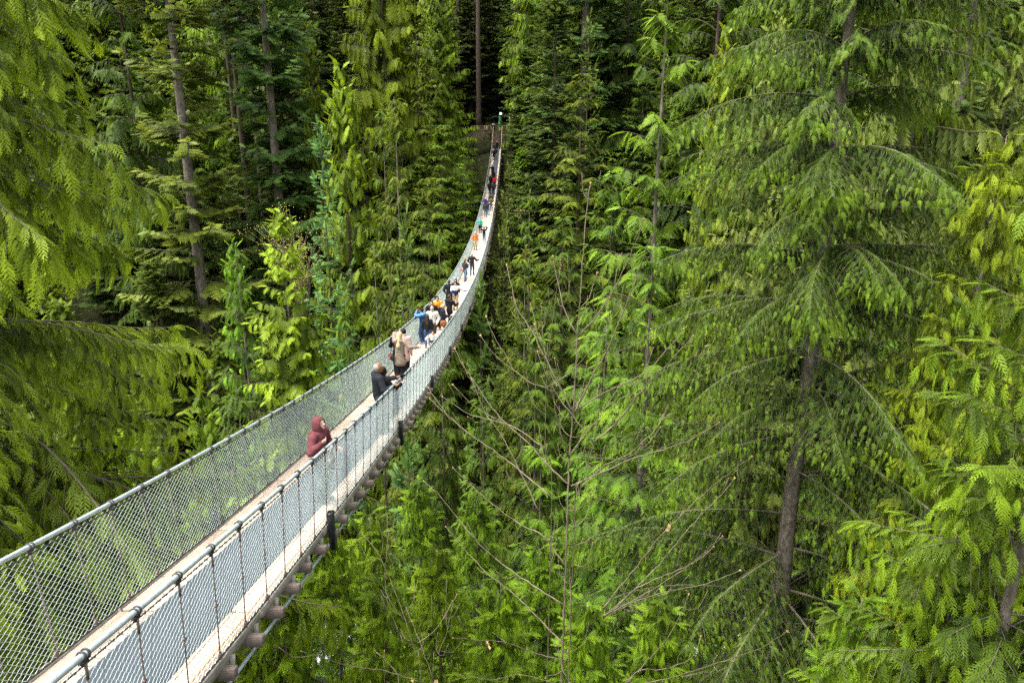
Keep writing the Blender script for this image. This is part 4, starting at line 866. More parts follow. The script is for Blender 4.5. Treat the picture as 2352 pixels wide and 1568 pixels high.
def extras():
    # straight bare trunks standing in the dark gaps
    PT['pole'] = make_tree('fir', 58, 5.0, 51, 110, .55, .75, 0, None, T_far, (.0, -.3, .18), 'fir', 'bark', l2=(.26, 1.0, 2.2), tdroop=.35, tfwd=.7, tint0=.28, power=.5, r_base=.55, dead=30)
    SPEC['pole'] = 'bare_trunk_fir'
    put('pole', 545, 360, 112, 0, 3.6, DARK, 'dark straight bare fir trunk, left one in the shaded gap between two firs', height=58)
    put('pole', 560, 370, 108, 0, 4.0, DARK, 'dark straight bare fir trunk, thicker one in the shaded gap between two firs', height=60)
    put('pole', 598, 420, 106, 0, 3.0, DARK, 'thin bare trunk in the shaded gap just left of the bluish fir', height=52)
    put('pole', 1098, 40, 156, 0, 4.6, PLAIN, 'tall grey bare trunk at the top edge above the far landing', height=72)
    put('pole', 1052, 20, 162, 0, 4.0, PLAIN, 'grey bare trunk at the top edge left of the tall one', height=66)
    # wooden viewing deck in the trees, left
    c = at(836, 600, 99); D_ = thing('viewing_deck', 'small wooden viewing deck with railing half hidden among trees left of the bridge', 'deck', c, -.25)
    for i in range(8): MB().box((0, i*.2, 0), (5.2, .19, .06)).obj('plank', M['platform'], D_)
    MB().box((0, -.12, -.25), (5.2, .06, .42)).obj('fascia', M['platform'], D_)
    MB().box((0, -.1, 1.12), (5.2, .14, .07)).obj('top_rail', M['lumber_pale'], D_)
    for x in (-2.5, -.8, .6, 2.5): MB().box((x, -.1, .5), (.13, .11, 1.2)).obj('post', M['lumber_pale'], D_)
    for j in range(6): MB().box((0, -.06, .14+.16*j), (5.1, .03, .13)).obj('rail_board', M['platform'], D_)
    for x in (-2.2, 2.2): MB().box((x, .8, -5), (.25, .25, 10)).obj('support_post', M['platform'], D_)
    def fence(vx, vy, d, ln, rz, label, m, name='wooden_fence', rails=2):
        c = at(vx, vy, d); f = thing(name, label, 'fence', c, rz)
        for k in range(rails): MB().box((0, 0, -.42*k), (ln, .09, .09), bev=.01).obj('rail', M[m], f)
        for x in np.linspace(-ln/2, ln/2, 4): MB().box((x, .07, -.75), (.12, .11, 1.9)).obj('post', M[m], f)
    fence(575, 480, 106, 9, .1, 'weathered rail fence crossing the dark gap behind the bare fir trunks', 'lumber_pale')
    fence(1212, 484, 104, 6, -.12, 'weathered two rail fence among conifers right of the far bridge span', 'lumber_pale')
    fence(1199, 270, 137, 4.5, .0, 'short white railing in the dark trees right of the globe lamp', 'white', 'white_railing', 1)
    # budding shrub
    r = np.random.default_rng(77); c = at(690, 640, 50); S = thing('budding_shrub', 'leafless twiggy shrub with tiny yellow buds left of the blue green spruce', 'shrub', c)
    mb = MB(); bd = MB()
    for i in range(70):
        a = r.uniform(0, 6.28); L = r.uniform(1.5, 5.5); e = r.uniform(.5, 1.35)
        d = np.array([math.cos(a)*math.cos(e), math.sin(a)*math.cos(e), math.sin(e)]); b = r.normal(0, .25, 3)
        P = smooth_path([(0, 0, -4), d*L*.3, d*L*.7+b*.5, d*L+b+np.array([0, 0, -.3])], 7); mb.tube(P, np.linspace(.02, .006, 7), 4)
        for j in range(16):
            p = P[r.integers(3, 7)]+r.normal(0, .22, 3); s = .035; bd.tube([p, p+(0, 0, s), p+(0, 0, 2.4*s)], [s*.4, s*.6, s*.1], 4)
    mb.obj('stems', M['maple_bark'], S, kind='stuff'); bd.obj('buds', cloth((.55, .48, .10)), S, kind='stuff')
extras()
# ------------------------------------------------------------------ people
def surface(prims, cuts, vox, k=.02):
    """one smooth continuous surface round tapered capsules and ellipsoids (surface nets on a distance grid)"""
    lo = np.min([p['lo'] for p in prims], 0)-3*vox; hi = np.max([p['hi'] for p in prims], 0)+3*vox
    n = np.ceil((hi-lo)/vox).astype(int)+1; G = np.full(n, .12, np.float32)
    ax = [lo[i]+vox*np.arange(n[i]) for i in range(3)]
    def ev(p, X):
        if p['t'] == 'cap':
            s = p['sq']; A = p['a']*[1, 1/s, 1]; B = p['b']*[1, 1/s, 1]; Q = X*np.array([1, 1/s, 1], np.float32)
            d = B-A; L2 = max(1e-9, d@d); t = np.clip(((Q-A)@d)/L2, 0, 1)
            v = np.linalg.norm(Q-(A+t[..., None]*d), axis=-1)-(p['ra']+(p['rb']-p['ra'])*t)
            return v*min(1, s)
        r = p['r']; q = np.linalg.norm((X-p['a'])@p['M']/r, axis=-1) if p['M'] is not None else np.linalg.norm((X-p['a'])/r, axis=-1)
        return (q-1)*r.min()
    for cut, lst in ((0, prims), (1, cuts)):
        for p in lst:
            m = .05; i0 = np.clip(((p['lo']-m-lo)/vox).astype(int), 0, n-1); i1 = np.clip(((p['hi']+m-lo)/vox).astype(int)+2, 1, n)
            if (i1 <= i0).any(): continue
            X = np.stack(np.meshgrid(*[ax[i][i0[i]:i1[i]] for i in range(3)], indexing='ij'), -1).astype(np.float32)
            v = ev(p, X); sl = tuple(slice(i0[i], i1[i]) for i in range(3)); g = G[sl]
            if cut: G[sl] = np.maximum(g, -v)
            else:
                kk = p.get('k', k); h = np.maximum(kk-np.abs(g-v), 0)/kk; G[sl] = np.minimum(g, v)-h*h*kk*.25
    S = G < 0; c = S[:-1, :-1, :-1].astype(int)
    cnt = sum(S[i:n[0]-1+i, j:n[1]-1+j, q:n[2]-1+q].astype(int) for i in (0, 1) for j in (0, 1) for q in (0, 1))
    act = (cnt > 0) & (cnt < 8); idx = np.full(act.shape, -1); idx[act] = np.arange(act.sum()); C = np.argwhere(act)
    acc = np.zeros((len(C), 3)); w = np.zeros(len(C))
    offs = [(i, j, q) for i in (0, 1) for j in (0, 1) for q in (0, 1)]
    for a_ in offs:
        for d in range(3):
            if a_[d]: continue
            b_ = list(a_); b_[d] = 1
            ga = G[C[:, 0]+a_[0], C[:, 1]+a_[1], C[:, 2]+a_[2]]; gb = G[C[:, 0]+b_[0], C[:, 1]+b_[1], C[:, 2]+b_[2]]
            x = (ga < 0) != (gb < 0); t = np.where(x, ga/np.where(x, ga-gb, 1), 0)
            P = np.array(a_)[None]+0.0*t[:, None]; P = np.repeat(P, len(C), 0) if len(P) == 1 else P.copy(); P[:, d] = t
            acc += P*x[:, None]; w += x
    V = lo+vox*(C+acc/w[:, None]); Q = []
    for d in range(3):
        u, v = [(1, 2), (2, 0), (0, 1)][d]
        sl0 = [slice(None)]*3; sl1 = [slice(None)]*3; sl0[d] = slice(0, -1); sl1[d] = slice(1, None)
        E_ = np.argwhere(S[tuple(sl0)] != S[tuple(sl1)]); flip = S[tuple(sl0)][tuple(E_.T)]
        E2 = E_.copy(); ok = (E2[:, u] > 0) & (E2[:, v] > 0) & (E2[:, u] < n[u]-1) & (E2[:, v] < n[v]-1); E_ = E_[ok]; flip = flip[ok]
        def ci(du, dv):
            e = E_.copy(); e[:, u] += du; e[:, v] += dv; return idx[tuple(e.T)]
        q = np.stack([ci(-1, -1), ci(0, -1), ci(0, 0), ci(-1, 0)], -1); q[~flip] = q[~flip][:, ::-1]; Q.append(q)
    return V, np.concatenate(Q)
def cap(a, b, ra, rb=None, sq=1.0, k=None):
    a = np.asarray(a, float); b = np.asarray(b, float); rb = ra if rb is None else rb; m = max(ra, rb)
    p = dict(t='cap', a=a, b=b, ra=ra, rb=rb, sq=sq, lo=np.minimum(a, b)-m, hi=np.maximum(a, b)+m)
    if k: p['k'] = k
    return p
def ell(a, r, Mx=None, k=None):
    a = np.asarray(a, float); r = np.asarray(r, float)*np.ones(3); m = r.max() if Mx is not None else r
    p = dict(t='ell', a=a, r=r, M=Mx, lo=a-m, hi=a+m)
    if k: p['k'] = k
    return p
def ik(A, T, l1, l2, pole):
    d = T-A; L = np.linalg.norm(d); Lm = (l1+l2)*.995
    if L > Lm: T = A+d/L*Lm; d = T-A; L = Lm
    L = max(L, abs(l1-l2)+.02); u = d/np.linalg.norm(d); x = (l1*l1-l2*l2+L*L)/(2*L); h = math.sqrt(max(0, l1*l1-x*x))
    p = pole-(pole@u)*u; p /= np.linalg.norm(p)+1e-9
    return A+u*x+p*h, A+u*L
SKIN = (.50, .30, .20); SKIN_D = (.30, .155, .085); SKIN_P = (.58, .38, .29)
HAND = {'down': (.25, .03, .80), 'pocket': (.22, .13, .98), 'front': (.12, .32, 1.16), 'phone': (.08, .27, 1.55), 'out': (.70, .05, 1.32), 'rail': (.52, .16, 1.26),
        'up': (.13, .06, 1.80), 'wave': (.22, .28, 1.25), 'fwdrail': (.20, .42, 1.26), 'hold': (.14, .30, 1.05), 'brow': (.06, .17, 1.66)}
def person(label, head, height, heading, jacket, trousers, hair, arms=('down', 'down'), style='jacket', hairstyle='short', skin=SKIN, shoes=(.03, .03, .035), vox=.02, tilt=0.0,
           turn=0.0, stride=0.0, x=None, y=None, jacket2=None, group='people on the bridge', lean=(0, 0), onbridge=True, hood=None):
    """stand a person on the deck so that the top of the head is seen at `head` in the photograph; heading 0 = away from the viewer, 90 = right"""
    vox = vox if vox < .0135 else max(vox*1.5, .02)
    yy = 20.0; d = ray(*head)
    if y is None:
        lo_, hi_ = 3.0, 134.0; f = lambda q: CAM[2]+d[2]*(q-CAM[1])/d[1]-(float(zd(q))+height)
        g = np.linspace(3, 134, 600); v = np.array([f(q) for q in g]); j = np.argmax((v[:-1] > 0) & (v[1:] <= 0)); yy = g[j]
    else: yy = y
    t = (yy-CAM[1])/d[1]; xx = CAM[0]+d[0]*t if x is None else x
    pass
    xx = float(np.clip(xx, -.52, .52)) if onbridge else xx
    z = (float(zd(yy))+.024) if onbridge else 2.75
    root = thing('person', label, 'person', (xx, yy, z), -math.radians(heading), group)
    s = height/1.75; root.scale = (s, s, s); V3 = np.array
    fem = hairstyle in ('long', 'long_blonde', 'tied'); child = height < 1.4
    hs = 1.0 if not child else 1.22; sw = .175 if fem else .195
    if child: sw = .17
    hipz, nk = .92, 1.46; fwd = V3([0, 1.0, 0])
    LX, LY = lean
    sh = [V3([sg*sw+LX, LY, 1.415]) for sg in (-1, 1)]
    J = []
    for i, sg in enumerate((-1, 1)):
        a = arms[i]; T = V3(HAND[a]) if isinstance(a, str) else V3(a, float)
        if isinstance(a, str): T = T*[sg, 1, 1]+[LX, LY, 0]
        pole = V3([sg*.6, -.5, -.9]) if T[2] < 1.6 else V3([sg*1.2, .2, 0.1])
        J.append(ik(sh[i], T, .285, .27, pole))
    hip = [V3([sg*.09, 0, hipz]) for sg in (-1, 1)]; ft = [V3([sg*.105, sg*stride, .075]) for sg in (-1, 1)]
    kn = [ik(hip[i], ft[i], .435, .435, V3([0, 1.0, 0]))[0] for i in (0, 1)]
    hc = V3([LX*1.15, .03+LY*1.25, 1.63]) if not child else V3([LX, .03+LY, 1.61])
    ca, sa = math.cos(-turn), math.sin(-turn); ct, st_ = math.cos(-tilt), math.sin(-tilt)
    HM = V3([[ca, -sa, 0], [sa, ca, 0], [0, 0, 1]]) @ V3([[1, 0, 0], [0, ct, -st_], [0, st_, ct]])      # head turned, then nodding
    H = lambda p: hc+HM @ (V3(p, float)*hs)
    # body
    pr = [cap((0, 0, .95), (LX*.5, LY*.5, 1.15), .125, .12, .75), cap((LX*.5, LY*.5, 1.15), (LX, LY, 1.36), .125, .15, .70), cap(sh[0], sh[1], .062),
          cap((LX, LY, 1.40), hc+V3([0, -.01, -.06]), .058, .054), ell(hc, V3([.078, .098, .118])*hs, HM), cap(H((0, .045, -.06)), H((0, .055, -.085)), .05*hs, .038*hs)]
    pr += [cap(H((0, .098, -.005)), H((0, .116, -.032)), .012*hs, .017*hs, k=.015), ell(H((-.08, -.005, -.01)), V3([.014, .026, .036])*hs, HM, k=.01), ell(H((.08, -.005, -.01)), V3([.014, .026, .036])*hs, HM, k=.01),
           cap(H((-.035, .085, .028)), H((.035, .085, .028)), .016*hs, k=.02)]
    for i, sg in enumerate((-1, 1)):
        e, w = J[i]; pr += [cap(sh[i], e, .05, .04), cap(e, w, .04, .027)]
        dv = unit(w-e); up = np.cross(dv, V3([sg*1., .3, .2])); up = up/(np.linalg.norm(up)+1e-9); lt = np.cross(dv, up)
        pc = w+dv*.045; pr.append(cap(w, w+dv*.075, .026, .036, k=.01))
        for q, (o, l) in enumerate(((-.028, .060), (-.010, .072), (.010, .068), (.027, .052))):
            b0 = w+dv*.08+lt*o; b1 = b0+dv*l*.55-up*.006; b2 = b1+dv*l*.3-up*l*.5
            pr += [cap(b0, b1, .0105, .0095, k=.006), cap(b1, b2, .0095, .0085, k=.006)]
        b0 = w+dv*.03+lt*-.03; pr += [cap(b0, b0-lt*.025+dv*.035-up*.012, .013, .010, k=.008), cap(b0-lt*.025+dv*.035-up*.012, b0-lt*.022+dv*.062-up*.022, .010, .009, k=.006)]
        pr += [cap(hip[i], kn[i], .088, .058), cap(kn[i], ft[i], .058, .038), cap(ft[i]-[0, .03, .03], ft[i]+[0, .13, -.045], .038, .03)]
    V, Q = surface(pr, [], vox); link('body', mesh_np('body', V, Q, cloth(skin, .55), True), root)
    # trousers and shoes
    tr = [cap((-.03, 0, .96), (.03, 0, .96), .135, sq=.8)]
    for i in (0, 1): tr += [cap(hip[i], kn[i], .102, .074), cap(kn[i], ft[i]+[0, -.005, .03], .074, .062)]
    V, Q = surface(tr, [], vox); link('trousers', mesh_np('trousers', V, Q, cloth(trousers), True), root)
    shp = MB()
    for i in (0, 1):
        V, Q = surface([cap(ft[i]+[0, -.045, -.025], ft[i]+[0, .15, -.035], .047, .04), cap(ft[i]+[0, -.03, .0], ft[i]+[0, .03, 0], .045)], [], vox); link('shoe', mesh_np('shoe', V, Q, cloth(shoes, .5), True), root)
    # jacket / coat
    b = .022 if style != 'puffer' else .042
    jk = [cap((LX*.4, LY*.4, 1.08), (LX, LY, 1.34), .145+b*.6, .165+b, .72), cap(sh[0], sh[1], .068+b*.8), cap((LX, LY, 1.40), (LX, LY, 1.49), .085, .072, k=.03)]
    hem = {'jacket': .90, 'puffer': .88, 'coat': .58, 'hoodie': .90}[style]
    jk.append(cap((0, 0, hem+.1), (LX*.4, LY*.4, 1.12), .165 if style != 'coat' else .20, .15+b*.5, .78))
    if style == 'coat': jk.append(cap((0, 0, hem+.12), (0, 0, .95), .215, .17, .8))
    for i in (0, 1):
        e, w = J[i]; dv = unit(w-e); jk += [cap(sh[i], e, .066+b, .052+b), cap(e, w-dv*.015, .052+b, .038+b*.7)]
    if style in ('hoodie', 'coat', 'jacket') and hood: jk += [cap((LX-.07, LY-.10, 1.44), (LX+.07, LY-.10, 1.44), .06, k=.03)]
    cuts = [cap((0, 0, hem-.25), (0, 0, hem-.22), .24)] if style == 'coat' else []
    V, Q = surface(jk, cuts, vox)
    if hood == 'up':
        hv, hq = surface([ell(hc+HM @ V3([0, -.012, .012])*hs, V3([.112, .135, .150])*hs, HM), cap(hc+V3([0, -.03, -.06]), (LX, LY-.01, 1.42), .105, .10, k=.05)], [ell(H((0, .135, -.015)), V3([.078, .10, .105])*hs, HM), ell(H((0, .0, 0)), V3([.088, .105, .122])*hs, HM)], vox)
        link('hood', mesh_np('hood', hv, hq, cloth(jacket), True), root)
    if jacket2 is None: link('jacket', mesh_np('jacket', V, Q, cloth(jacket), True), root)
    else:
        me = mesh_np('jacket', V, Q, cloth(jacket), True); me.materials.append(cloth(jacket2[0]))
        zc = V[Q].mean(1)[:, 2]; me.polygons.foreach_set('material_index', (zc > jacket2[1]).astype(np.int32)); link('jacket', me, root)
    zp = MB(); zp.tube([(LX*.5, LY*.5+.118+b*.6, 1.06), (LX, LY+.128+b*.7, 1.36)], .005, 5); zp.obj('zip', cloth(tuple(np.array(jacket)*.45+.01)), root)
    # hair
    hr = None
    face = ell(H((0, .115, -.045)), V3([.076, .085, .105])*hs, HM)
    if hairstyle == 'short': hr = ([ell(H((0, -.012, .018)), V3([.087, .104, .118])*hs, HM)], [face, ell(H((0, .03, -.13)), V3([.12, .12, .085])*hs, HM)])
    elif hairstyle == 'bald': hr = ([ell(H((0, -.022, .0)), V3([.085, .094, .108])*hs, HM)], [ell(H((0, .09, .03)), V3([.085, .115, .125])*hs, HM), ell(H((0, .03, -.13)), V3([.12, .12, .085])*hs, HM)])
    elif hairstyle in ('long', 'long_blonde'): hr = ([ell(H((0, -.018, .015)), V3([.093, .108, .122])*hs, HM), cap(H((0, -.06, -.02)), V3([LX, LY-.13, 1.28]), .085*hs, .075, k=.04), cap(H((-.06, -.02, -.05)), V3([LX-.08, LY-.07, 1.33]), .045, .04), cap(H((.06, -.02, -.05)), V3([LX+.08, LY-.07, 1.33]), .045, .04)], [face])
    elif hairstyle == 'tied': hr = ([ell(H((0, -.018, .015)), V3([.090, .106, .120])*hs, HM), ell(H((0, -.115, .03)), V3([.05, .045, .05])*hs, HM)], [face, ell(H((0, .05, -.12)), V3([.12, .12, .07])*hs, HM)])
    elif hairstyle == 'cap': hr = ([ell(H((0, 0, .03)), V3([.092, .110, .112])*hs, HM), cap(H((-.04, .12, .035)), H((.04, .12, .035)), .03, sq=1.0)], [ell(H((0, .03, -.09)), V3([.13, .16, .10])*hs, HM)])
    if hr and hood != 'up':
        V, Q = surface(hr[0], hr[1], min(vox, .014)); link('hair' if hairstyle != 'cap' else 'hat', mesh_np('hair', V, Q, cloth(hair, .6), True), root)
    if hood == 'up':
        V, Q = surface([ell(H((0, .02, .045)), V3([.083, .092, .085])*hs, HM)], [ell(H((0, .11, -.035)), V3([.09, .07, .095])*hs, HM)], min(vox, .012)); link('hair', mesh_np('hair', V, Q, cloth(hair, .6), True), root)
    # eyes and mouth
    for sg in (-1, 1): MB().ball(H((sg*.031, .0905, .008)), (.011, .008, .008), 8, 5).obj('eye', cloth((.02, .015, .012), .3), root, True)
    MB().tube([H((-.022, .098, -.062)), H((0, .104, -.060)), H((.022, .098, -.062))], [.004, .007, .004], 6).obj('mouth', cloth((.36, .13, .11), .5), root, True)
    root['_'] = 0; del root['_']
    Mw = Matrix.Translation((xx, yy, z)) @ Matrix.Rotation(-math.radians(heading), 4, 'Z') @ Matrix.Scale(s, 4)
    wp = lambda p: V3(Mw @ Vector(p)); wrist = [wp(J[0][1]), wp(J[1][1])]
    return root, wp, J
def held(name, label, cat, parts, loc, rz=0.0, tilt=0.0):
    t = thing(name, label, cat, loc, rz); t.rotation_euler = (tilt, 0, rz)
    for nm, mb, m, sm in parts: mb.obj(nm, m, t, sm)
    return t
def camera_obj(p, rz, label):
    bl = cloth((.012, .012, .014), .4)
    held('camera', label, 'camera', [('body', MB().box((0, 0, 0), (.12, .05, .075), bev=.008), bl, False), ('lens', MB().tube([(0, .02, 0), (0, .07, 0), (0, .09, 0)], [.03, .032, .028], 12), bl, True), ('viewfinder', MB().box((0, 0, .05), (.045, .04, .03), bev=.006), bl, False)], p, rz)
def bag(p, rz, col, col2, label, sz=(.30, .11, .24), strap=None):
    b_ = MB().box((0, 0, 0), sz, bev=.03); fl = MB().box((0, -sz[1]*.5-.004, sz[2]*.16), (sz[0]*.96, .02, sz[2]*.62), bev=.009); cl = MB().box((0, -sz[1]*.5-.02, -.02), (.03, .012, .04))
    L_ = [('pouch', b_, cloth(col2, .5), False), ('flap', fl, cloth(col, .5), False), ('clasp', cl, cloth((.5, .4, .2), .3), False)]
    if strap is not None:
        P = smooth_path([(-sz[0]*.4, 0, sz[2]*.4)]+[tuple(q) for q in strap]+[(sz[0]*.4, 0, sz[2]*.4)], 18); L_.append(('strap', MB().tube(P, .011, 6), cloth((.05, .03, .025), .6), True))
    held('handbag', label, 'bag', L_, p, rz)
def people():
    K = (.014, .015, .018); CH = (.035, .037, .042); NAVY = (.012, .022, .06); JEAN = (.05, .10, .20); JEANL = (.12, .20, .30); BLK = (.012, .012, .013); KH = (.36, .28, .18)
    BR = (.045, .024, .014); BLH = (.014, .011, .010); BLOND = (.52, .38, .20); GREY = (.33, .31, .29); R_ = math.radians
    person('child in a maroon hooded sweatshirt, hood up, one hand raised, by the near rail', (743.4, 961), 1.50, 108, (.15, .046, .052), (.03, .035, .05), (.20, .11, .05),
           ((-.22, .25, 1.10), (.25, .22, 1.36)), 'hoodie', 'short', SKIN_P, vox=.013, tilt=-.35, hood='up', x=.46, turn=.1)
    r, wp, J = person('grey haired man in a dark jacket holding a camera and by the right rail', (865.4, 835), 1.74, 62, (.020, .023, .028), (.03, .04, .055), (.36, .34, .31),
           ((.10, .42, 1.36), (.30, .30, 1.22)), 'jacket', 'bald', SKIN_D, vox=.0134, tilt=-.12, turn=.25)
    camera_obj(wp((.16, .52, 1.41)), R_(-62), 'small black camera held out by the grey haired man')
    person('black haired woman in black seen from behind, half hidden by the grey haired man', (890.8, 842.6), 1.60, 50, BLK, BLK, BLH, ('front', 'fwdrail'), 'jacket', 'long', SKIN, vox=.014, hood='down')
    r, wp, J = person('blonde woman in a taupe parka from behind, stretching one arm to the right rail', (916.8, 763.3), 1.70, 12, (.26, .205, .155), BLK, (.60, .46, .25),
           ((.02, .16, 1.60), (.62, .10, 1.22)), 'coat', 'long', SKIN_P, vox=.018, hood='down')
    bag(wp((-.26, -.13, .88)), R_(-60), (.23, .035, .035), (.035, .045, .04), 'dark red and black shoulder bag hanging at the hip of the woman in taupe', (.27, .11, .22), [(-.02, .06, .35), (.16, .16, .62)])
    person('woman with long brown hair in a black jacket at the left rail', (901.3, 757), 1.66, -20, BLK, BLK, (.075, .038, .02), ('front', 'down'), 'jacket', 'long', SKIN, vox=.015, x=-.40)
    r, wp, J = person('dark haired person in a pale pink coat taking a picture beside the blonde woman', (926.3, 755.5), 1.70, 5, (.62, .40, .36), BLK, BLH, ('phone', 'down'), 'coat', 'tied', SKIN, vox=.014)
    person('small boy in a white and dark green jacket facing the viewer by the right rail', (993.4, 757.8), 1.16, 165, (.03, .06, .045), (.5, .5, .5), BLH, ('hold', (.30, .22, 1.45)), 'jacket', 'short', SKIN, vox=.016, jacket2=((.75, .75, .73), 1.17), shoes=(.6, .6, .6))
    r, wp, J = person('boy in a blue jacket facing the left rail with a small camera', (959, 708), 1.64, -62, (.022, .055, .15), (.03, .06, .14), BLH, ('phone', 'phone'), 'jacket', 'short', SKIN_D, vox=.014, jacket2=((.10, .26, .50), 1.40), hood='down', shoes=(.3, .3, .32))
    camera_obj(wp((0, .34, 1.54)), R_(62), 'small camera held up by the boy in blue')
    bag(wp((.22, -.10, .86)), R_(20), (.03, .032, .034), (.03, .032, .034), 'black messenger bag on the hip of the boy in blue', (.32, .10, .24), [(-.08, .1, .3), (.0, .14, .55)])
    person('girl with long curly dark hair in a black padded jacket seen from behind', (981, 723.5), 1.46, -10, K, JEAN, (.035, .02, .014), ('hold', 'down'), 'puffer', 'long', SKIN, vox=.014, shoes=(.2, .2, .2))
    person('grey haired man in a white jacket with a pink shirt facing the viewer', (987.2, 702.8), 1.70, 178, (.72, .70, .64), (.05, .04, .03), GREY, ('pocket', 'pocket'), 'jacket', 'short', SKIN, vox=.014, x=-.1)
    person('smiling dark haired man in a black jacket behind the man in white', (985.6, 690), 1.74, 172, K, BLK, BLH, ('down', 'down'), 'jacket', 'short', SKIN, vox=.016, x=-.36)
    person('young man with glasses in an orange and black jacket facing the viewer', (997.3, 681), 1.72, 175, (.03, .035, .035), BLK, BLH, ('down', 'pocket'), 'jacket', 'short', SKIN, vox=.017, jacket2=((.80, .30, .02), 1.18), x=-.3)
    person('dark haired person in a bright teal jacket leaning at the left rail', (984.9, 679.7), 1.66, -55, (.04, .40, .48), BLK, BLH, ('rail', 'front'), 'jacket', 'short', SKIN, vox=.017, x=-.45)
    r, wp, J = person('blonde woman in a navy coat reading a sheet of paper', (1016.9, 698.5), 1.64, 75, (.014, .017, .030), (.04, .05, .08), (.50, .38, .22), ('hold', 'front'), 'jacket', 'tied', SKIN_P, vox=.014, tilt=-.3)
    pm = MB().box((0, 0, 0), (.21, .004, .29)); held('paper_sheet', 'white paper sheet in the hands of the blonde woman in navy', 'paper', [('sheet', pm, M['white'], False)], wp((.0, .44, 1.16)), R_(-75), -.9)
    bag(wp((.26, -.02, .82)), R_(15), (.36, .13, .045), (.30, .10, .035), 'brown leather handbag at the side of the blonde woman in navy', (.30, .12, .27), [(-.1, .08, .3), (-.02, .1, .6)])
    person('man in a black hooded jacket turned away beside the woman with the paper', (1027, 676.6), 1.76, 40, K, BLK, (.06, .035, .022), ('front', 'fwdrail'), 'jacket', 'short', SKIN_P, vox=.015, hood='down', x=.26)
    person('tall man in a long black coat standing at the left rail', (1016.9, 643), 1.80, -8, K, BLK, (.07, .04, .025), ('pocket', 'front'), 'coat', 'short', SKIN_P, vox=.018, x=-.36)
    person('man in a white and navy jacket and khaki trousers reaching for the right rail', (1045.8, 647), 1.73, 176, (.012, .025, .07), KH, BLH, (( -.66, .05, 1.20), 'hold'), 'jacket', 'short', SKIN, vox=.017, jacket2=((.74, .74, .74), 1.22))
    person('woman with straight black hair behind the man in white and navy', (1046.6, 641.4), 1.63, 180, K, BLK, BLH, ('down', 'down'), 'jacket', 'long', SKIN, vox=.02)
    person('man in a black jacket and jeans walking away along the right rail', (1083.9, 582.3), 1.78, 8, (.022, .02, .02), (.035, .075, .17), GREY, ('pocket', 'rail'), 'jacket', 'short', SKIN_P, vox=.019, stride=.10)
    r, wp, J = person('woman in dark grey and pale jeans stepping right with a pink bag', (1067.3, 597), 1.66, 35, CH, JEANL, (.13, .06, .03), ('hold', 'front'), 'jacket', 'tied', SKIN_P, vox=.019, stride=-.22)
    bag(wp((-.24, .02, .90)), R_(-30), (.62, .25, .24), (.62, .25, .24), 'pink shoulder bag of the woman in dark grey', (.34, .12, .26), [(-.06, .1, .25), (.06, .12, .5)])
    person('woman with a pale fluffy scarf and dark skirt at the left rail', (1057.5, 593), 1.62, 60, (.10, .10, .06), BLK, (.34, .2, .12), ('front', 'front'), 'coat', 'long', SKIN_P, vox=.02, jacket2=((.62, .50, .40), 1.30), x=-.38)
    person('man in an orange jacket and khaki trousers walking towards the viewer', (1087.8, 532.5), 1.76, 170, (.78, .20, .06), (.40, .34, .24), (.5, .45, .4), ('down', 'down'), 'jacket', 'cap', SKIN_P, vox=.02, stride=.06, x=-.4)
    person('person in a mint green top and black leggings touching the left rail', (1101.4, 500.3), 1.66, 175, (.06, .50, .36), BLK, (.55, .5, .45), ('down', 'rail'), 'jacket', 'cap', SKIN_P, vox=.024, x=-.42)
    person('person in a navy top and pale jeans with both hands raised to the head', (1112.2, 520.8), 1.68, 0, (.012, .018, .035), JEANL, BR, ('up', 'up'), 'jacket', 'short', SKIN, vox=.024, x=.28, shoes=(.55, .5, .45))
    person('man in a charcoal jacket and jeans with his back turned, walking away', (1115.1, 465.2), 1.78, 0, CH, (.08, .13, .22), BR, ('down', 'down'), 'jacket', 'short', SKIN, vox=.026)
    person('person in a dark grey jacket with both arms spread to the two rails', (1121, 462), 1.76, 0, (.05, .055, .06), JEANL, BR, ('out', 'out'), 'jacket', 'short', SKIN, vox=.026, x=.06)
    person('person in a purple jacket holding the left rail in the distance', (1114, 453.4), 1.66, 190, (.07, .04, .22), BLK, (.7, .68, .65), ('down', 'rail'), 'jacket', 'cap', SKIN, vox=.028, x=-.40)
    person('person in an olive jacket raising a camera in the distance', (1128.8, 453), 1.70, 178, (.20, .19, .10), JEANL, BLH, ('phone', 'phone'), 'jacket', 'short', SKIN, vox=.028, x=.34)
    person('person in black directly behind the one in olive', (1128.8, 447), 1.72, 180, K, BLK, BLH, ('down', 'down'), 'jacket', 'long', SKIN, vox=.03, x=.26)
    person('person in a long black padded coat, right one of a pair on the dark matting', (1133.7, 418.3), 1.68, 0, (.03, .031, .034), BLK, BLH, ('down', 'rail'), 'puffer', 'short', SKIN, vox=.03, x=.30)
    person('person all in black, left one of a pair on the dark matting', (1125.9, 418), 1.66, 5, K, BLK, BLH, ('down', 'down'), 'jacket', 'short', SKIN, vox=.03, x=-.26)
    person('person in a bright red jacket far along the bridge', (1136.6, 405.6), 1.70, 10, (.52, .015, .03), BLK, BLH, ('down', 'out'), 'jacket', 'short', SKIN, vox=.03, x=.36)
    person('tall man in black left of the person in red', (1127.8, 401.7), 1.82, 0, K, BLK, BR, ('down', 'down'), 'jacket', 'short', SKIN, vox=.03, x=-.22)
    person('person in black just beyond the one in red', (1132.7, 391), 1.70, 0, (.02, .014, .014), BLK, BLH, ('down', 'down'), 'coat', 'long', SKIN, vox=.03, x=.05)
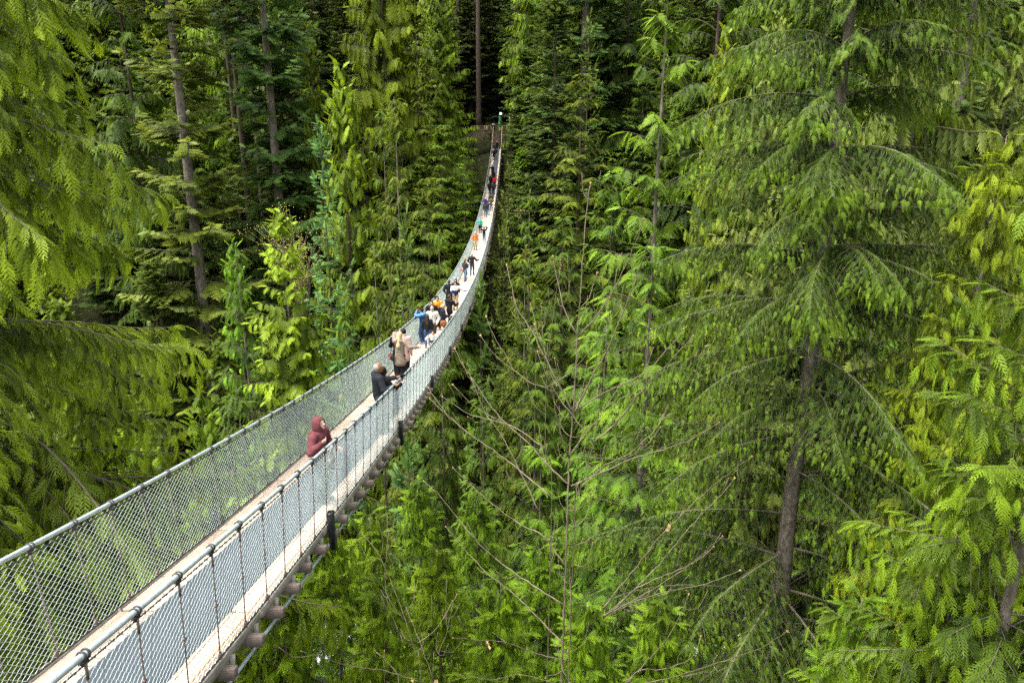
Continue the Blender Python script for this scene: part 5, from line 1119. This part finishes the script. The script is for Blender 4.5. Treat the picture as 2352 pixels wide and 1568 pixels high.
    person('person in black with an elbow out on the left rail, alone on the far matting', (1129.7, 379.2), 1.74, 178, K, (.035, .02, .018), BLH, ('down', 'rail'), 'jacket', 'short', SKIN, vox=.03, x=-.22)
    person('person in a dark jacket and jeans near the far stairs, facing the viewer', (1138.1, 340.9), 1.74, 180, (.02, .024, .026), JEAN, BR, ('down', 'down'), 'jacket', 'short', SKIN_P, vox=.03, x=-.08, shoes=(.6, .6, .6))
    person('person in black left of the one in jeans near the far stairs', (1133.4, 344), 1.66, 185, K, BLK, BLH, ('down', 'rail'), 'jacket', 'short', SKIN, vox=.03, x=-.36)
    person('person in dark clothes at the foot of the far stairs', (1136.6, 325.3), 1.72, 180, CH, BLK, BR, ('down', 'down'), 'jacket', 'short', SKIN, vox=.03, x=-.25, y=130.5)
    person('person in a white hat at the foot of the far stairs', (1139.7, 324.6), 1.70, 180, K, BLK, (.8, .8, .78), ('down', 'out'), 'jacket', 'cap', SKIN, vox=.03, x=.05, y=132.2)
    person('person in black and white standing on the far landing beside the carved post', (1136, 286), 1.72, 160, K, BLK, BLH, ('hold', 'down'), 'jacket', 'short', SKIN, vox=.03, x=-.75, y=139.6, onbridge=False, jacket2=((.7, .7, .7), 1.3), group='people at the far landing')
    # crumpled white cloth tied to the rail by the child
    z = float(zd(9.75)); mb = MB(); n = 9; m = 6; V = []
    for i in range(n):
        for j in range(m):
            u, v = j/(m-1)-.5, i/(n-1); w = .06+.16*v*(1-.35*v); V.append((WR+.028+.018*math.sin(9*u+5*v)+.012*math.sin(14*v), 10.05+w*2*u*(1-.5*v**3)+.02*math.sin(7*v), z+HR-.06-.40*v-.08*u*v))
    i = np.arange(n-1)[:, None]*m; j = np.arange(m-1)[None]; mb.add(V, np.stack([i+j, i+j+1, i+m+j+1, i+m+j], -1).reshape(-1, 4))
    o = mb.obj('hanging_cloth', M['white'], None, True); tag(o, 'crumpled white cloth hanging from the right handrail beside the child', 'cloth')
    md = o.modifiers.new('thickness', 'SOLIDIFY'); md.thickness = .004
people()
